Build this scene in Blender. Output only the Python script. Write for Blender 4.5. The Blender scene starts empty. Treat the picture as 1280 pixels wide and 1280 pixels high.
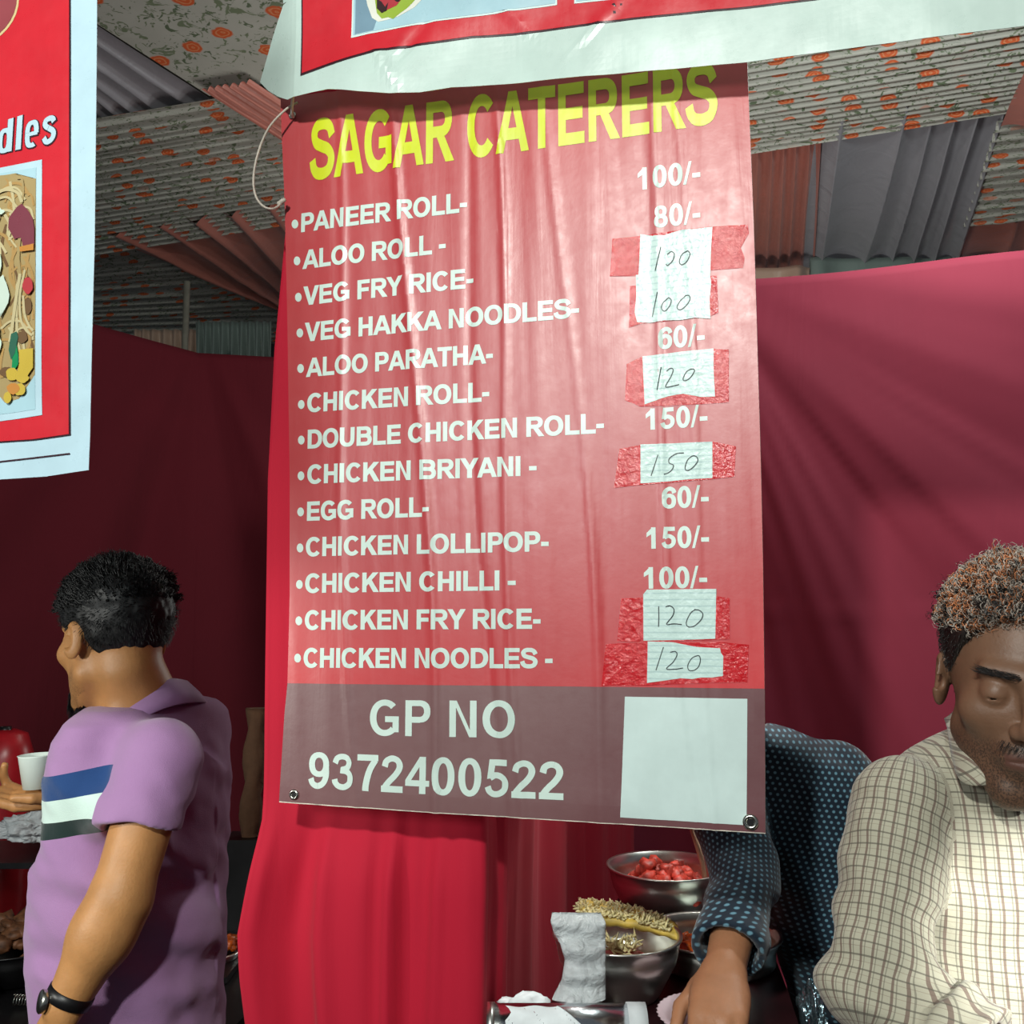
import bpy, bmesh, math, random
import numpy as np
from mathutils import Vector, Matrix
random.seed(7); rng = np.random.default_rng(7)
C = bpy.context.scene.collection
PI = math.pi

# ------------------------------------------------------------------ camera, world, lights, exposure
F = 1230.0; CZ = 1.55; TH = math.atan(120/1230)
cam_d = bpy.data.cameras.new('camera'); cam = bpy.data.objects.new('camera', cam_d); C.objects.link(cam)
cam.location = (0, 0, CZ); cam.rotation_euler = (PI/2 + TH, 0, 0)
cam_d.sensor_width = 36; cam_d.sensor_height = 36; cam_d.lens = 36*F/1280; cam_d.clip_start = .05
bpy.context.scene.camera = cam
w = bpy.data.worlds.new('world'); bpy.context.scene.world = w; w.use_nodes = True
w.node_tree.nodes['Background'].inputs[0].default_value = (.78, .88, 1, 1)
w.node_tree.nodes['Background'].inputs[1].default_value = .10
def lamp(name, loc, power, size, col=(1, 1, 1), rot=None, kind='AREA'):
    d = bpy.data.lights.new(name, kind); d.energy = power; d.color = col
    if kind == 'AREA': d.shape = 'DISK'; d.size = size
    else: d.shadow_soft_size = size
    o = bpy.data.objects.new(name, d); C.objects.link(o); o.location = loc
    if rot is not None:
        o.rotation_euler = (Vector(rot) - Vector(loc)).to_track_quat('-Z', 'Y').to_euler()
    return o
lamp('street_flood_lamp', (-.60, -.80, CZ+1.12), 43, .12, (.97, 1, .93), (.0, 1.3, CZ-.1))
lamp('board_sheen_fill', (-1.45, -1.0, CZ+.60), 17, .50, (.94, 1, .98), (-.1, 1.3, CZ-.1))  # added soft fill, placed to throw a broad sheen on the board
sp = lamp('street_bulb_right', (.88, -.25, CZ+.12), 230, .03, (.97, 1, .97), (.59, 1.02, CZ-.40), 'SPOT'); sp.data.spot_size = math.radians(17); sp.data.spot_blend = .5
lamp('inner_bulb', (.95, 1.75, CZ+1.25), 33, .06, (.90, 1, .97), kind='POINT')
sp = lamp('polo_man_fill', (-1.65, .55, CZ-.02), 46, .06, (1, 1, .93), (-.62, 1.62, CZ-.2), 'SPOT'); sp.data.spot_size = math.radians(48); sp.data.spot_blend = .6  # unseen spot added to light the man in the purple polo
sp = lamp('counter_fill_spot', (.33, 1.78, CZ+.45), 26, .04, (1, 1, .94), (.22, 1.50, CZ-.52), 'SPOT'); sp.data.spot_size = math.radians(38); sp.data.spot_blend = .5  # added spot, hidden behind the board, to brighten the bowls and food
lamp('ceiling_fill_right', (.75, 3.6, CZ+.30), 26, .2, (.95, 1, .95), kind='POINT')  # unseen fill added beyond the backdrop to brighten the right ceiling
lamp('ceiling_fill_left', (-.35, 3.0, CZ+.9), 7, .2, (1, .97, .9), kind='POINT')  # added fill, hidden behind the board, lifting the left ceiling
vs = bpy.context.scene.view_settings
bpy.context.scene.display_settings.display_device = 'sRGB'
vs.view_transform = 'Standard'; vs.look = 'None'; vs.exposure = 0.0; vs.gamma = 1; vs.use_curve_mapping = False

# ------------------------------------------------------------------ pixel helpers (photo survey -> real points)
ct, st_ = math.cos(TH), math.sin(TH)
def ray(px, py):
    x = (px-640)/F; y = (640-py)/F
    return Vector((x, ct - y*st_, st_ + y*ct))
O = Vector((0, 0, CZ))
def P(px, py, Y):
    r = ray(px, py); return O + r*(Y/r.y)
def PZ(px, py, z):
    r = ray(px, py); return O + r*((z-CZ)/r.z)
def plane_hit(px, py, p0, n):
    r = ray(px, py); return O + r*((p0-O).dot(n)/r.dot(n))

# ------------------------------------------------------------------ object helpers
def setp(o, label=None, cat=None, group=None, kind=None):
    if label: o['label'] = label
    if cat: o['category'] = cat
    if group: o['group'] = group
    if kind: o['kind'] = kind
    return o
def empty(name, loc, label=None, cat=None, group=None, kind=None):
    o = bpy.data.objects.new(name, None); C.objects.link(o); o.location = loc; o.empty_display_size = .05
    return setp(o, label, cat, group, kind)
def link(name, me, m, parent=None, smooth=True):
    o = bpy.data.objects.new(name, me); C.objects.link(o)
    for x in (m if isinstance(m, (list, tuple)) else [m]): me.materials.append(x)
    if smooth: me.polygons.foreach_set('use_smooth', [True]*len(me.polygons))
    if parent is not None:
        o.parent = parent; o.matrix_parent_inverse = Matrix.Translation(-parent.location)   # mesh data is in world coordinates
    return o
def mesh(name, v, f, m, parent=None, smooth=True, mi=None):
    me = bpy.data.meshes.new(name); me.from_pydata([tuple(x) for x in v], [], f); me.update()
    o = link(name, me, m, parent, smooth)
    if mi is not None: me.polygons.foreach_set('material_index', mi)
    return o
def from_bm(name, bm, m, parent=None, smooth=True):
    me = bpy.data.meshes.new(name); bm.to_mesh(me); bm.free()
    return link(name, me, m, parent, smooth)
def attr(me, name, vals):
    a = me.attributes.new(name, 'FLOAT', 'POINT'); a.data.foreach_set('value', np.asarray(vals, dtype=np.float32))
def attr3(me, name, vals):
    a = me.attributes.new(name, 'FLOAT_VECTOR', 'POINT'); a.data.foreach_set('vector', np.asarray(vals, dtype=np.float32).ravel())
def attrc(me, name, vals):
    v = np.asarray(vals, dtype=np.float32)
    a = me.color_attributes.new(name, 'FLOAT_COLOR', 'POINT')
    a.data.foreach_set('color', np.concatenate([v, np.ones((len(v), 1), np.float32)], 1).ravel())
def lin(c):
    c = np.asarray(c, float)/255
    return tuple(np.where(c <= .04045, c/12.92, ((c+.055)/1.055)**2.4))
def tube(path, r, n=10, cap=True):
    """path: list of points, r: radius or list; returns verts, faces"""
    path = [Vector(p) for p in path]; N = len(path)
    rs = r if isinstance(r, (list, tuple, np.ndarray)) else [r]*N
    v = []; f = []; up = None
    for i, p in enumerate(path):
        t = (path[min(i+1, N-1)] - path[max(i-1, 0)]).normalized()
        if up is None:
            up = t.orthogonal().normalized()
        up = (up - t*up.dot(t)).normalized(); s = t.cross(up)
        for k in range(n):
            a = 2*PI*k/n; v.append(p + (up*math.cos(a) + s*math.sin(a))*rs[i])
    for i in range(N-1):
        for k in range(n):
            k2 = (k+1) % n; f.append((i*n+k, i*n+k2, (i+1)*n+k2, (i+1)*n+k))
    if cap: f.append(tuple(range(n))[::-1]); f.append(tuple((N-1)*n+k for k in range(n)))
    return v, f
def lathe(prof, c, n=48, close=False, axis=Vector((0, 0, 1)), wob=None):
    axis = axis.normalized(); a0 = axis.orthogonal().normalized(); b0 = axis.cross(a0)
    v = []; f = []
    for i, (r, z) in enumerate(prof):
        for k in range(n):
            a = 2*PI*k/n; rr = r*(1 if wob is None else wob(a, i))
            v.append(c + axis*z + (a0*math.cos(a)+b0*math.sin(a))*rr)
    for i in range(len(prof)-1):
        for k in range(n):
            k2 = (k+1) % n; f.append((i*n+k, i*n+k2, (i+1)*n+k2, (i+1)*n+k))
    return v, f
def merge(parts):
    V = []; Fs = []
    for v, f in parts:
        o = len(V); V += list(v); Fs += [tuple(i+o for i in q) for q in f]
    return V, Fs
def box(lo, hi):
    (x0, y0, z0), (x1, y1, z1) = lo, hi
    v = [(x0,y0,z0),(x1,y0,z0),(x1,y1,z0),(x0,y1,z0),(x0,y0,z1),(x1,y0,z1),(x1,y1,z1),(x0,y1,z1)]
    return v, [(0,3,2,1),(4,5,6,7),(0,1,5,4),(1,2,6,5),(2,3,7,6),(3,0,4,7)]
def catmull(pts, n=8, closed=False):
    pts = [np.array(p, float) for p in pts]; out = []
    N = len(pts)
    for i in range(N if closed else N-1):
        p0 = pts[(i-1) % N] if closed or i > 0 else 2*pts[0]-pts[1]
        p1 = pts[i]; p2 = pts[(i+1) % N]
        p3 = pts[(i+2) % N] if closed or i+2 < N else 2*pts[-1]-pts[-2]
        for k in range(n):
            t = k/n
            out.append(.5*((2*p1)+(-p0+p2)*t+(2*p0-5*p1+4*p2-p3)*t*t+(-p0+3*p1-3*p2+p3)*t**3))
    if not closed: out.append(pts[-1])
    return out

# ------------------------------------------------------------------ materials
class NT:
    def __init__(s, name):
        s.m = bpy.data.materials.new(name); s.m.use_nodes = True; s.t = s.m.node_tree; s.N = s.t.nodes
        s.b = s.N['Principled BSDF']
    def n(s, typ, ins={}, **kw):
        nd = s.N.new(typ)
        for k, v in kw.items(): setattr(nd, k, v)
        for k, v in ins.items():
            sock = nd.inputs[k]
            if isinstance(v, bpy.types.NodeSocket): s.t.links.new(v, sock)
            else: sock.default_value = v
        return nd
    def l(s, a, b): s.t.links.new(a, b)
    def math(s, op, a, b=0.0, c=0.0, clamp=False):
        nd = s.n('ShaderNodeMath', {0: a, 1: b, 2: c}, operation=op); nd.use_clamp = clamp; return nd.outputs[0]
    def mix(s, fac, a, b, mode='MIX'):
        nd = s.N.new('ShaderNodeMix'); nd.data_type = 'RGBA'; nd.blend_type = mode
        for i, v in ((0, fac), (6, a), (7, b)):
            if isinstance(v, bpy.types.NodeSocket): s.l(v, nd.inputs[i])
            else: nd.inputs[i].default_value = v if i == 0 else (tuple(v)+(1,))[:4]
        return nd.outputs[2]
    def coord(s, scale=(1, 1, 1), which='Object', rot=(0, 0, 0)):
        tc = s.n('ShaderNodeTexCoord')
        return s.n('ShaderNodeMapping', {0: tc.outputs[which], 2: rot, 3: scale}).outputs[0]
    def noise(s, vec, scale, detail=3, rough=.5, dist=0):
        return s.n('ShaderNodeTexNoise', {'Vector': vec, 'Scale': scale, 'Detail': detail, 'Roughness': rough, 'Distortion': dist}).outputs[0]
    def ramp(s, fac, stops):
        nd = s.N.new('ShaderNodeValToRGB'); s.l(fac, nd.inputs[0]); e = nd.color_ramp.elements
        while len(e) < len(stops): e.new(.5)
        for i, (p, c) in enumerate(stops): e[i].position = p; e[i].color = (c, c, c, 1) if isinstance(c, (int, float)) else tuple(c)+(1,)
        return nd.outputs[0]
    def bump(s, h, strength=.3, dist=.002):
        nd = s.n('ShaderNodeBump', {'Strength': strength, 'Distance': dist, 'Height': h}); s.l(nd.outputs[0], s.b.inputs['Normal'])
    def set(s, **kw):
        for k, v in kw.items():
            key = {'col': 'Base Color', 'rough': 'Roughness', 'metal': 'Metallic', 'spec': 'Specular IOR Level', 'trans': 'Transmission Weight',
                   'alpha': 'Alpha', 'coat': 'Coat Weight', 'sheen': 'Sheen Weight', 'sss': 'Subsurface Weight'}[k]
            if isinstance(v, bpy.types.NodeSocket): s.l(v, s.b.inputs[key])
            else: s.b.inputs[key].default_value = (tuple(v)+(1,))[:4] if key == 'Base Color' else v
        return s
def mat(name, col, rough=.6, metal=0, var=.12, vs=30, bs=0, bsc=60, spec=.5, coat=0, stretch=(1, 1, 1), sheen=0):
    """plain procedural material: sRGB colour with mottling and relief"""
    t = NT(name); v = t.coord(stretch); nz = t.noise(v, vs, 4)
    c = lin(col); d = tuple(x*(1-var*1.6) for x in c); h = tuple(min(1, x*(1+var)) for x in c)
    t.set(col=t.mix(t.ramp(nz, [(.3, 0.0), (.7, 1.0)]), d, h), rough=rough, metal=metal, spec=spec, coat=coat, sheen=sheen)
    if bs: t.bump(t.noise(v, bsc, 4), bs, .003)
    return t.m
# printed vinyl: vertical wrinkle relief shared by every ink on the sheet
def vinyl(name, col, rough=.40, bs=.35, spec=.85, col2=None, fade=None):
    t = NT(name)
    tc = t.n('ShaderNodeTexCoord').outputs['Object']
    a = t.n('ShaderNodeMapping', {0: tc, 3: (22, 22, 1.6)}).outputs[0]
    n1 = t.noise(a, 1, 4, .55, .6)
    b = t.n('ShaderNodeMapping', {0: tc, 3: (9, 9, 1.0)}).outputs[0]
    n2 = t.noise(b, 1, 3, .5, .8)
    n3 = t.noise(tc, 55, 5, .65)
    h = t.math('ADD', t.math('ADD', t.math('MULTIPLY', n1, .34), t.math('MULTIPLY', n2, 1.0)), t.math('MULTIPLY', n3, .10))
    t.bump(h, bs, .006)
    c = lin(col); mott = t.noise(tc, 14, 5, .6)
    base = t.mix(t.ramp(mott, [(.35, 0.0), (.7, 1.0)]), tuple(x*.92 for x in c), tuple(min(1, x*1.06) for x in c))
    if fade:      # pale gloss haze of the lamps mixed into the ink colour
        at = t.n('ShaderNodeAttribute', attribute_name='fade').outputs['Fac']
        base = t.mix(at, base, lin(fade))
    t.set(col=base, rough=t.math('ADD', t.math('MULTIPLY', n3, .22), rough-.11), spec=spec)
    return t.m
M = {}
M['board_red'] = vinyl('board red ink', (220, 44, 50), fade=(182, 62, 66))
M['board_maroon'] = vinyl('board maroon ink', (104, 54, 60), fade=(128, 92, 92))
M['board_text'] = vinyl('board pale ink', (212, 232, 222))
M['board_yellow'] = vinyl('board yellow ink', (212, 222, 22))
M['board_white'] = vinyl('white vinyl', (212, 232, 228), bs=.2)
M['edge_white'] = mat('worn white edge', (225, 215, 200), .6, vs=80, var=.25)
M['ban_white'] = vinyl('banner white vinyl', (198, 218, 210), .3, bs=.22)
M['ban_white2'] = vinyl('left banner white vinyl', (186, 214, 226), .3, bs=.15)
M['ban_red'] = vinyl('banner red ink', (206, 38, 50), .3, bs=.25)
M['ban_dark'] = vinyl('banner dark ink', (60, 30, 40), .3, bs=.1)
M['ban_blue'] = vinyl('banner pale blue ink', (170, 205, 216), .3, bs=.15)
M['ban_pink'] = vinyl('banner dusky ink', (150, 70, 76), .3, bs=.1)
M['paper'] = None
t = NT('lined note paper'); v = t.coord((1, 1, 1)); 
wv = t.n('ShaderNodeTexWave', {'Vector': v, 'Scale': 42.0, 'Distortion': .6}, wave_type='BANDS', bands_direction='Z').outputs['Fac']
t.set(col=t.mix(t.ramp(wv, [(.80, 0.0), (.97, 1.0)]), lin((208, 232, 226)), lin((186, 212, 210))), rough=.3); t.bump(t.noise(v, 130, 5), .5, .002); M['paper'] = t.m
M['pen'] = mat('pen ink', (50, 58, 62), .5)
t = NT('clear adhesive tape on red ink'); v = t.coord(); nz = t.noise(v, 90, 6, .7)
t.set(col=t.mix(t.ramp(nz, [(.42, 0.0), (.62, 1.0)]), lin((196, 14, 26)), lin((216, 50, 56))), rough=.16, spec=.6); t.bump(t.noise(v, 150, 5, .6), .55, .003); M['tape'] = t.m
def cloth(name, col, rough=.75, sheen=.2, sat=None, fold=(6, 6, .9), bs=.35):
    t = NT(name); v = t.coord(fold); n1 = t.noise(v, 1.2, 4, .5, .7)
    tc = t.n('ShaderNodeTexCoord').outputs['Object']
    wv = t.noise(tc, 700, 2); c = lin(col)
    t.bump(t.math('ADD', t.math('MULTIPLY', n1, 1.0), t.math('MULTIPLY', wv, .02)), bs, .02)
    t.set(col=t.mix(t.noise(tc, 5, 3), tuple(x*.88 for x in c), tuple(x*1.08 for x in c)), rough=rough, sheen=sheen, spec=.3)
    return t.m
M['red_cloth'] = cloth('crimson curtain cloth', (188, 22, 50), .8, .04, bs=.25)
M['back_cloth'] = cloth('magenta backing cloth', (156, 50, 72), bs=.2)
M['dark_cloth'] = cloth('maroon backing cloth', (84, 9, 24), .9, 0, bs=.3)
M['silver'] = cloth('grey satin', (150, 146, 152), .34, .1, bs=.4)
M['terracotta'] = cloth('terracotta satin', (184, 112, 98), .4, .1, bs=.4)
M['teal'] = cloth('teal satin', (118, 132, 126), .4, .1)
M['beige'] = cloth('beige satin', (176, 150, 132), .4, .1)
def floral(name, sc=(1, 1, 1), light=1.0):
    t = NT(name); at = t.n('ShaderNodeAttribute', attribute_name='uvm').outputs['Vector']
    v = t.n('ShaderNodeMapping', {0: at, 3: sc}).outputs[0]
    nz = t.n('ShaderNodeTexNoise', {'Vector': v, 'Scale': 30, 'Detail': 2}).outputs['Color']
    vd = t.n('ShaderNodeVectorMath', {0: v, 1: t.n('ShaderNodeVectorMath', {0: nz, 'Scale': .022}, operation='SCALE').outputs[0]}, operation='ADD').outputs[0]
    vo = t.n('ShaderNodeTexVoronoi', {'Vector': vd, 'Scale': 8.5, 'Randomness': .8}, voronoi_dimensions='2D')
    d = vo.outputs['Distance']
    ring = t.n('ShaderNodeMath', {0: t.math('MULTIPLY', d, 52)}, operation='SINE').outputs[0]
    petals = t.mix(t.ramp(ring, [(.2, 0.0), (.9, 1.0)]), lin((206, 92, 48)), lin((214, 134, 92)))
    isf = t.ramp(d, [(.22, 1.0), (.27, 0.0)])
    base = t.mix(t.noise(v, 9, 3), lin((166, 164, 154)), lin((190, 188, 178)))
    lf = t.noise(vd, 26, 3, .55, 1.5)
    base = t.mix(t.ramp(lf, [(.60, 0.0), (.64, 1.0)]), base, lin((96, 108, 84)))
    lf2 = t.noise(vd, 17, 2, .5, 2.5)
    base = t.mix(t.ramp(lf2, [(.36, 1.0), (.40, 0.0)]), base, lin((116, 126, 100)))
    sel = t.n('ShaderNodeSeparateColor', {0: vo.outputs['Color']}).outputs[0]
    on = t.math('MULTIPLY', isf, t.ramp(sel, [(.5, 1.0), (.55, 0.0)]))
    t.set(col=t.mix(on, base, petals), rough=.6, spec=.25)
    return t.m
M['floral'] = floral('rose print cloth', (1, 1, 1)); M['floral_p'] = floral('rose print cloth gathered', (1.1, 3.4, 1))
M['steel'] = mat('stainless steel', (225, 225, 218), .33, 1.0, var=.1, vs=8, bs=.04, bsc=12)
M['foil'] = mat('aluminium foil', (222, 226, 230), .2, 1.0, var=.05, bs=.25, bsc=35)
M['chrome'] = mat('nickel', (200, 200, 190), .25, 1.0)
M['black'] = mat('black paint', (16, 15, 17), .4, var=.3)
M['counter'] = mat('dark counter top', (44, 16, 20), .3, var=.3, vs=14)
M['plate'] = mat('paper plate', (222, 196, 204), .55, var=.06)
M['cup'] = mat('white paper cup', (226, 240, 232), .5, var=.04)
M['tissue'] = mat('tissue paper', (228, 234, 236), .8, bs=.3)
M['wood'] = mat('pale wood stick', (206, 170, 140), .6, stretch=(1, 1, .1))
M['cord'] = mat('nylon cord', (190, 180, 168), .5, bs=.3, bsc=300)
M['tie'] = mat('clear zip tie', (214, 222, 214), .3)
M['bag'] = None
t = NT('crumpled clear polythene'); v = t.coord(); t.set(col=lin((214, 220, 222)), rough=.22, spec=.7); t.bump(t.noise(v, 40, 6, .6, 1), .9, .01)
t.set(alpha=t.ramp(t.noise(v, 22, 5, .6), [(.25, .62), (.7, .96)])); M['bag'] = t.m
M['bag_grey'] = mat('grey polythene', (120, 126, 138), .25, bs=.8, bsc=30, var=.3)
M['jerry'] = mat('red plastic', (170, 26, 36), .35)
M['pole'] = mat('bare steel pole', (130, 128, 118), .5, .3)
M['floor'] = mat('dusty ground', (44, 38, 36), .9, bs=.5)
# ------------------------------------------------------------------ bold sans lettering as outlines (cap height 1)
def R_(x0, y0, x1, y1): return [(x0, y0), (x1, y0), (x1, y1), (x0, y1)]
def band(cx, cy, rx, ry, wx, wy, a0=0, a1=360, n=28, e=2.25):
    polys = []; pts = []
    for k in range(n+1):
        a = math.radians(a0+(a1-a0)*k/n); c, s = math.cos(a), math.sin(a)
        q = lambda v: math.copysign(abs(v)**(2/e), v)
        pts.append(((cx+rx*q(c), cy+ry*q(s)), (cx+(rx-wx)*q(c), cy+(ry-wy)*q(s))))
    for k in range(n): polys.append([pts[k][0], pts[k+1][0], pts[k+1][1], pts[k][1]])
    return polys
def stroke(pts, wd, n=6, hor=.85, raw=False):
    c = [np.array(p, float) for p in pts] if raw else catmull(pts, n)
    L = []; Rr = []
    for i, p in enumerate(c):
        t = c[min(i+1, len(c)-1)]-c[max(i-1, 0)]; t = t/np.linalg.norm(t); nn = np.array([-t[1], t[0]])
        h = wd/2*(1-(1-hor)*abs(nn[1])); L.append(tuple(p+nn*h)); Rr.append(tuple(p-nn*h))
    return [[L[i], Rr[i], Rr[i+1], L[i+1]] for i in range(len(c)-1)]
S_ = [(.81,.715),(.74,.84),(.62,.905),(.46,.92),(.30,.90),(.19,.82),(.175,.72),(.25,.61),(.44,.545),(.66,.485),(.79,.38),(.80,.26),(.72,.14),(.58,.09),(.44,.08),(.27,.11),(.16,.20),(.115,.32)]
ST = R_(.10, 0, .305, 1)
six = band(.40,.33,.335,.345,.195,.155)+stroke([(.665,.72),(.60,.86),(.44,.925),(.26,.84),(.165,.64),(.165,.36)], .195)
GL = {
 'A': (1.008, [[(0,0),(.215,0),(.505,.80),(.505,1),(.385,1)], [(1.01,0),(.795,0),(.505,.80),(.505,1),(.625,1)], R_(.2,.215,.8,.385)]),
 'B': (1.008, [ST, R_(.3,.84,.58,1), R_(.3,.435,.62,.60), R_(.3,0,.6,.165)]+band(.57,.7175,.35,.2825,.2,.16,-90,90,14)+band(.59,.30,.375,.30,.205,.165,-90,90,14)),
 'C': (1.008, band(.53,.5,.465,.515,.215,.172,42,318,28,2.1)),
 'D': (1.008, [ST, R_(.3,.835,.45,1), R_(.3,0,.45,.165)]+band(.44,.5,.525,.5,.21,.165,-90,90,20)),
 'E': (.931, [ST, R_(.3,.83,.86,1), R_(.3,.42,.82,.59), R_(.3,0,.875,.17)]),
 'F': (.853, [ST, R_(.3,.83,.80,1), R_(.3,.40,.74,.57)]),
 'G': (1.086, band(.55,.5,.485,.515,.215,.172,45,315,28,2.1)+[R_(.80,.10,1.0,.545), R_(.56,.38,.99,.545)]),
 'H': (1.008, [ST, R_(.705,0,.91,1), R_(.3,.42,.71,.59)]),
 'I': (.388, [R_(.092,0,.297,1)]),
 'K': (1.008, [ST, [(.29,.28),(.29,.56),(.68,1),(.95,1)], [(.42,.50),(.57,.665),(.995,0),(.735,0)]]),
 'L': (.853, [ST, R_(.3,0,.82,.17)]),
 'N': (1.008, [R_(.1,0,.295,1), R_(.715,0,.91,1), [(.2,1),(.315,1),(.81,0),(.695,0)], [(.1,1),(.2,1),(.295,.84),(.295,.67)], [(.91,0),(.81,0),(.715,.16),(.715,.33)]]),
 'O': (1.086, band(.543,.5,.485,.515,.215,.172,0,360,36,2.1)),
 'P': (.931, [ST, R_(.3,.84,.56,1), R_(.3,.375,.56,.54)]+band(.54,.69,.345,.31,.205,.16,-90,90,16)),
 'R': (1.008, [ST, R_(.3,.84,.60,1), R_(.3,.42,.60,.58), [(.44,.44),(.64,.47),(1.0,0),(.75,0)]]+band(.58,.71,.355,.29,.205,.16,-90,90,16)),
 'S': (.931, stroke(S_, .205, 5, .84)),
 'T': (.853, [R_(.02,.83,.835,1), R_(.325,0,.53,.84)]),
 'U': (1.008, [R_(.095,.36,.30,1), R_(.71,.36,.915,1)]+band(.505,.38,.41,.395,.205,.172,180,360,18)),
 'V': (.931, [[(0,1),(.225,1),(.466,.25),(.466,0),(.355,0)], [(.931,1),(.706,1),(.466,.25),(.466,0),(.577,0)]]),
 'Y': (.931, [R_(.363,0,.568,.43), [(0,1),(.24,1),(.466,.62),(.466,.42),(.363,.42)], [(.931,1),(.691,1),(.466,.62),(.466,.42),(.568,.42)]]),
 '0': (.776, band(.388,.5,.335,.515,.20,.165,0,360,30,2.15)),
 '1': (.776, [R_(.31,0,.505,1), [(.08,.57),(.08,.74),(.36,1),(.36,.73)]]),
 '2': (.776, stroke([(.15,.69),(.20,.84),(.36,.92),(.52,.89),(.61,.78),(.60,.64),(.48,.47),(.32,.32),(.20,.19),(.14,.10)], .195)+[R_(.04,0,.72,.175)]),
 '3': (.776, stroke([(.13,.73),(.20,.87),(.36,.92),(.53,.87),(.58,.74),(.51,.61),(.34,.555)], .185)+stroke([(.30,.54),(.50,.51),(.615,.40),(.60,.20),(.44,.085),(.26,.10),(.15,.19),(.12,.29)], .19)),
 '4': (.776, [R_(.45,0,.64,1), R_(.02,.20,.75,.36), [(.02,.36),(.20,.36),(.46,.74),(.46,1)]]),
 '5': (.776, [R_(.18,.83,.68,1), [(.11,.47),(.29,.50),(.34,.83),(.18,1)]]+stroke([(.20,.50),(.34,.575),(.50,.54),(.62,.42),(.61,.22),(.48,.10),(.32,.075),(.19,.14),(.13,.27)], .19)),
 '6': (.776, six),
 '7': (.776, [R_(.06,.83,.72,1)]+stroke([(.63,.86),(.47,.62),(.38,.38),(.33,.15),(.32,0)], .20)),
 '8': (.776, band(.388,.735,.29,.275,.18,.14)+band(.388,.285,.335,.295,.19,.15)),
 '9': (.776, [[(.776-x, 1-y) for x, y in q] for q in six]),
 '-': (.465, [R_(.06,.27,.41,.45)]), '/': (.388, [[(0,-.02),(.11,-.02),(.388,1.02),(.278,1.02)]]), ' ': (.388, []),
 'd': (.60, band(.27,.37,.24,.385,.16,.14,0,360,24,2.8)+[R_(.36,0,.56,1)]),
 'l': (.27, [R_(.04,0,.24,1)]),
 'e': (.58, band(.29,.37,.25,.385,.17,.13,0,300,24,2.8)+[R_(.08,.32,.50,.43)]),
 's': (.56, stroke([(.44,.56),(.38,.65),(.26,.67),(.14,.62),(.14,.50),(.27,.41),(.42,.31),(.43,.17),(.33,.07),(.19,.06),(.10,.18)], .17)),
}
def fat(p, g):
    p = clean_poly(p); n = len(p); A_ = sum(p[k][0]*p[(k+1) % n][1]-p[(k+1) % n][0]*p[k][1] for k in range(n)); g = g if A_ > 0 else -g; out = []
    for k in range(n):
        a, b, c = p[k-1], p[k], p[(k+1) % n]; u = (b[0]-a[0], b[1]-a[1]); v = (c[0]-b[0], c[1]-b[1]); lu = math.hypot(*u); lv = math.hypot(*v)
        n1 = (u[1]/lu, -u[0]/lu); n2 = (v[1]/lv, -v[0]/lv); m = (n1[0]+n2[0], n1[1]+n2[1]); q = max(.35, (m[0]**2+m[1]**2)/2)
        out.append((b[0]+m[0]*g/q, b[1]+m[1]*g/q))
    return out
def text_polys(s, track=0.0):
    x = 0; out = []
    for ch in s:
        w_, ps = GL[ch]; out += [[(x+a, b) for a, b in p] for p in ps]; x += w_+track
    xs = [a for p in out for a, b in p]; return out, min(xs), max(xs)
def clean_poly(p):
    q = []
    for a in p:
        if not q or (abs(a[0]-q[-1][0])+abs(a[1]-q[-1][1])) > 1e-7: q.append(a)
    if len(q) > 2 and abs(q[0][0]-q[-1][0])+abs(q[0][1]-q[-1][1]) < 1e-7: q.pop()
    return q

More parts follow.
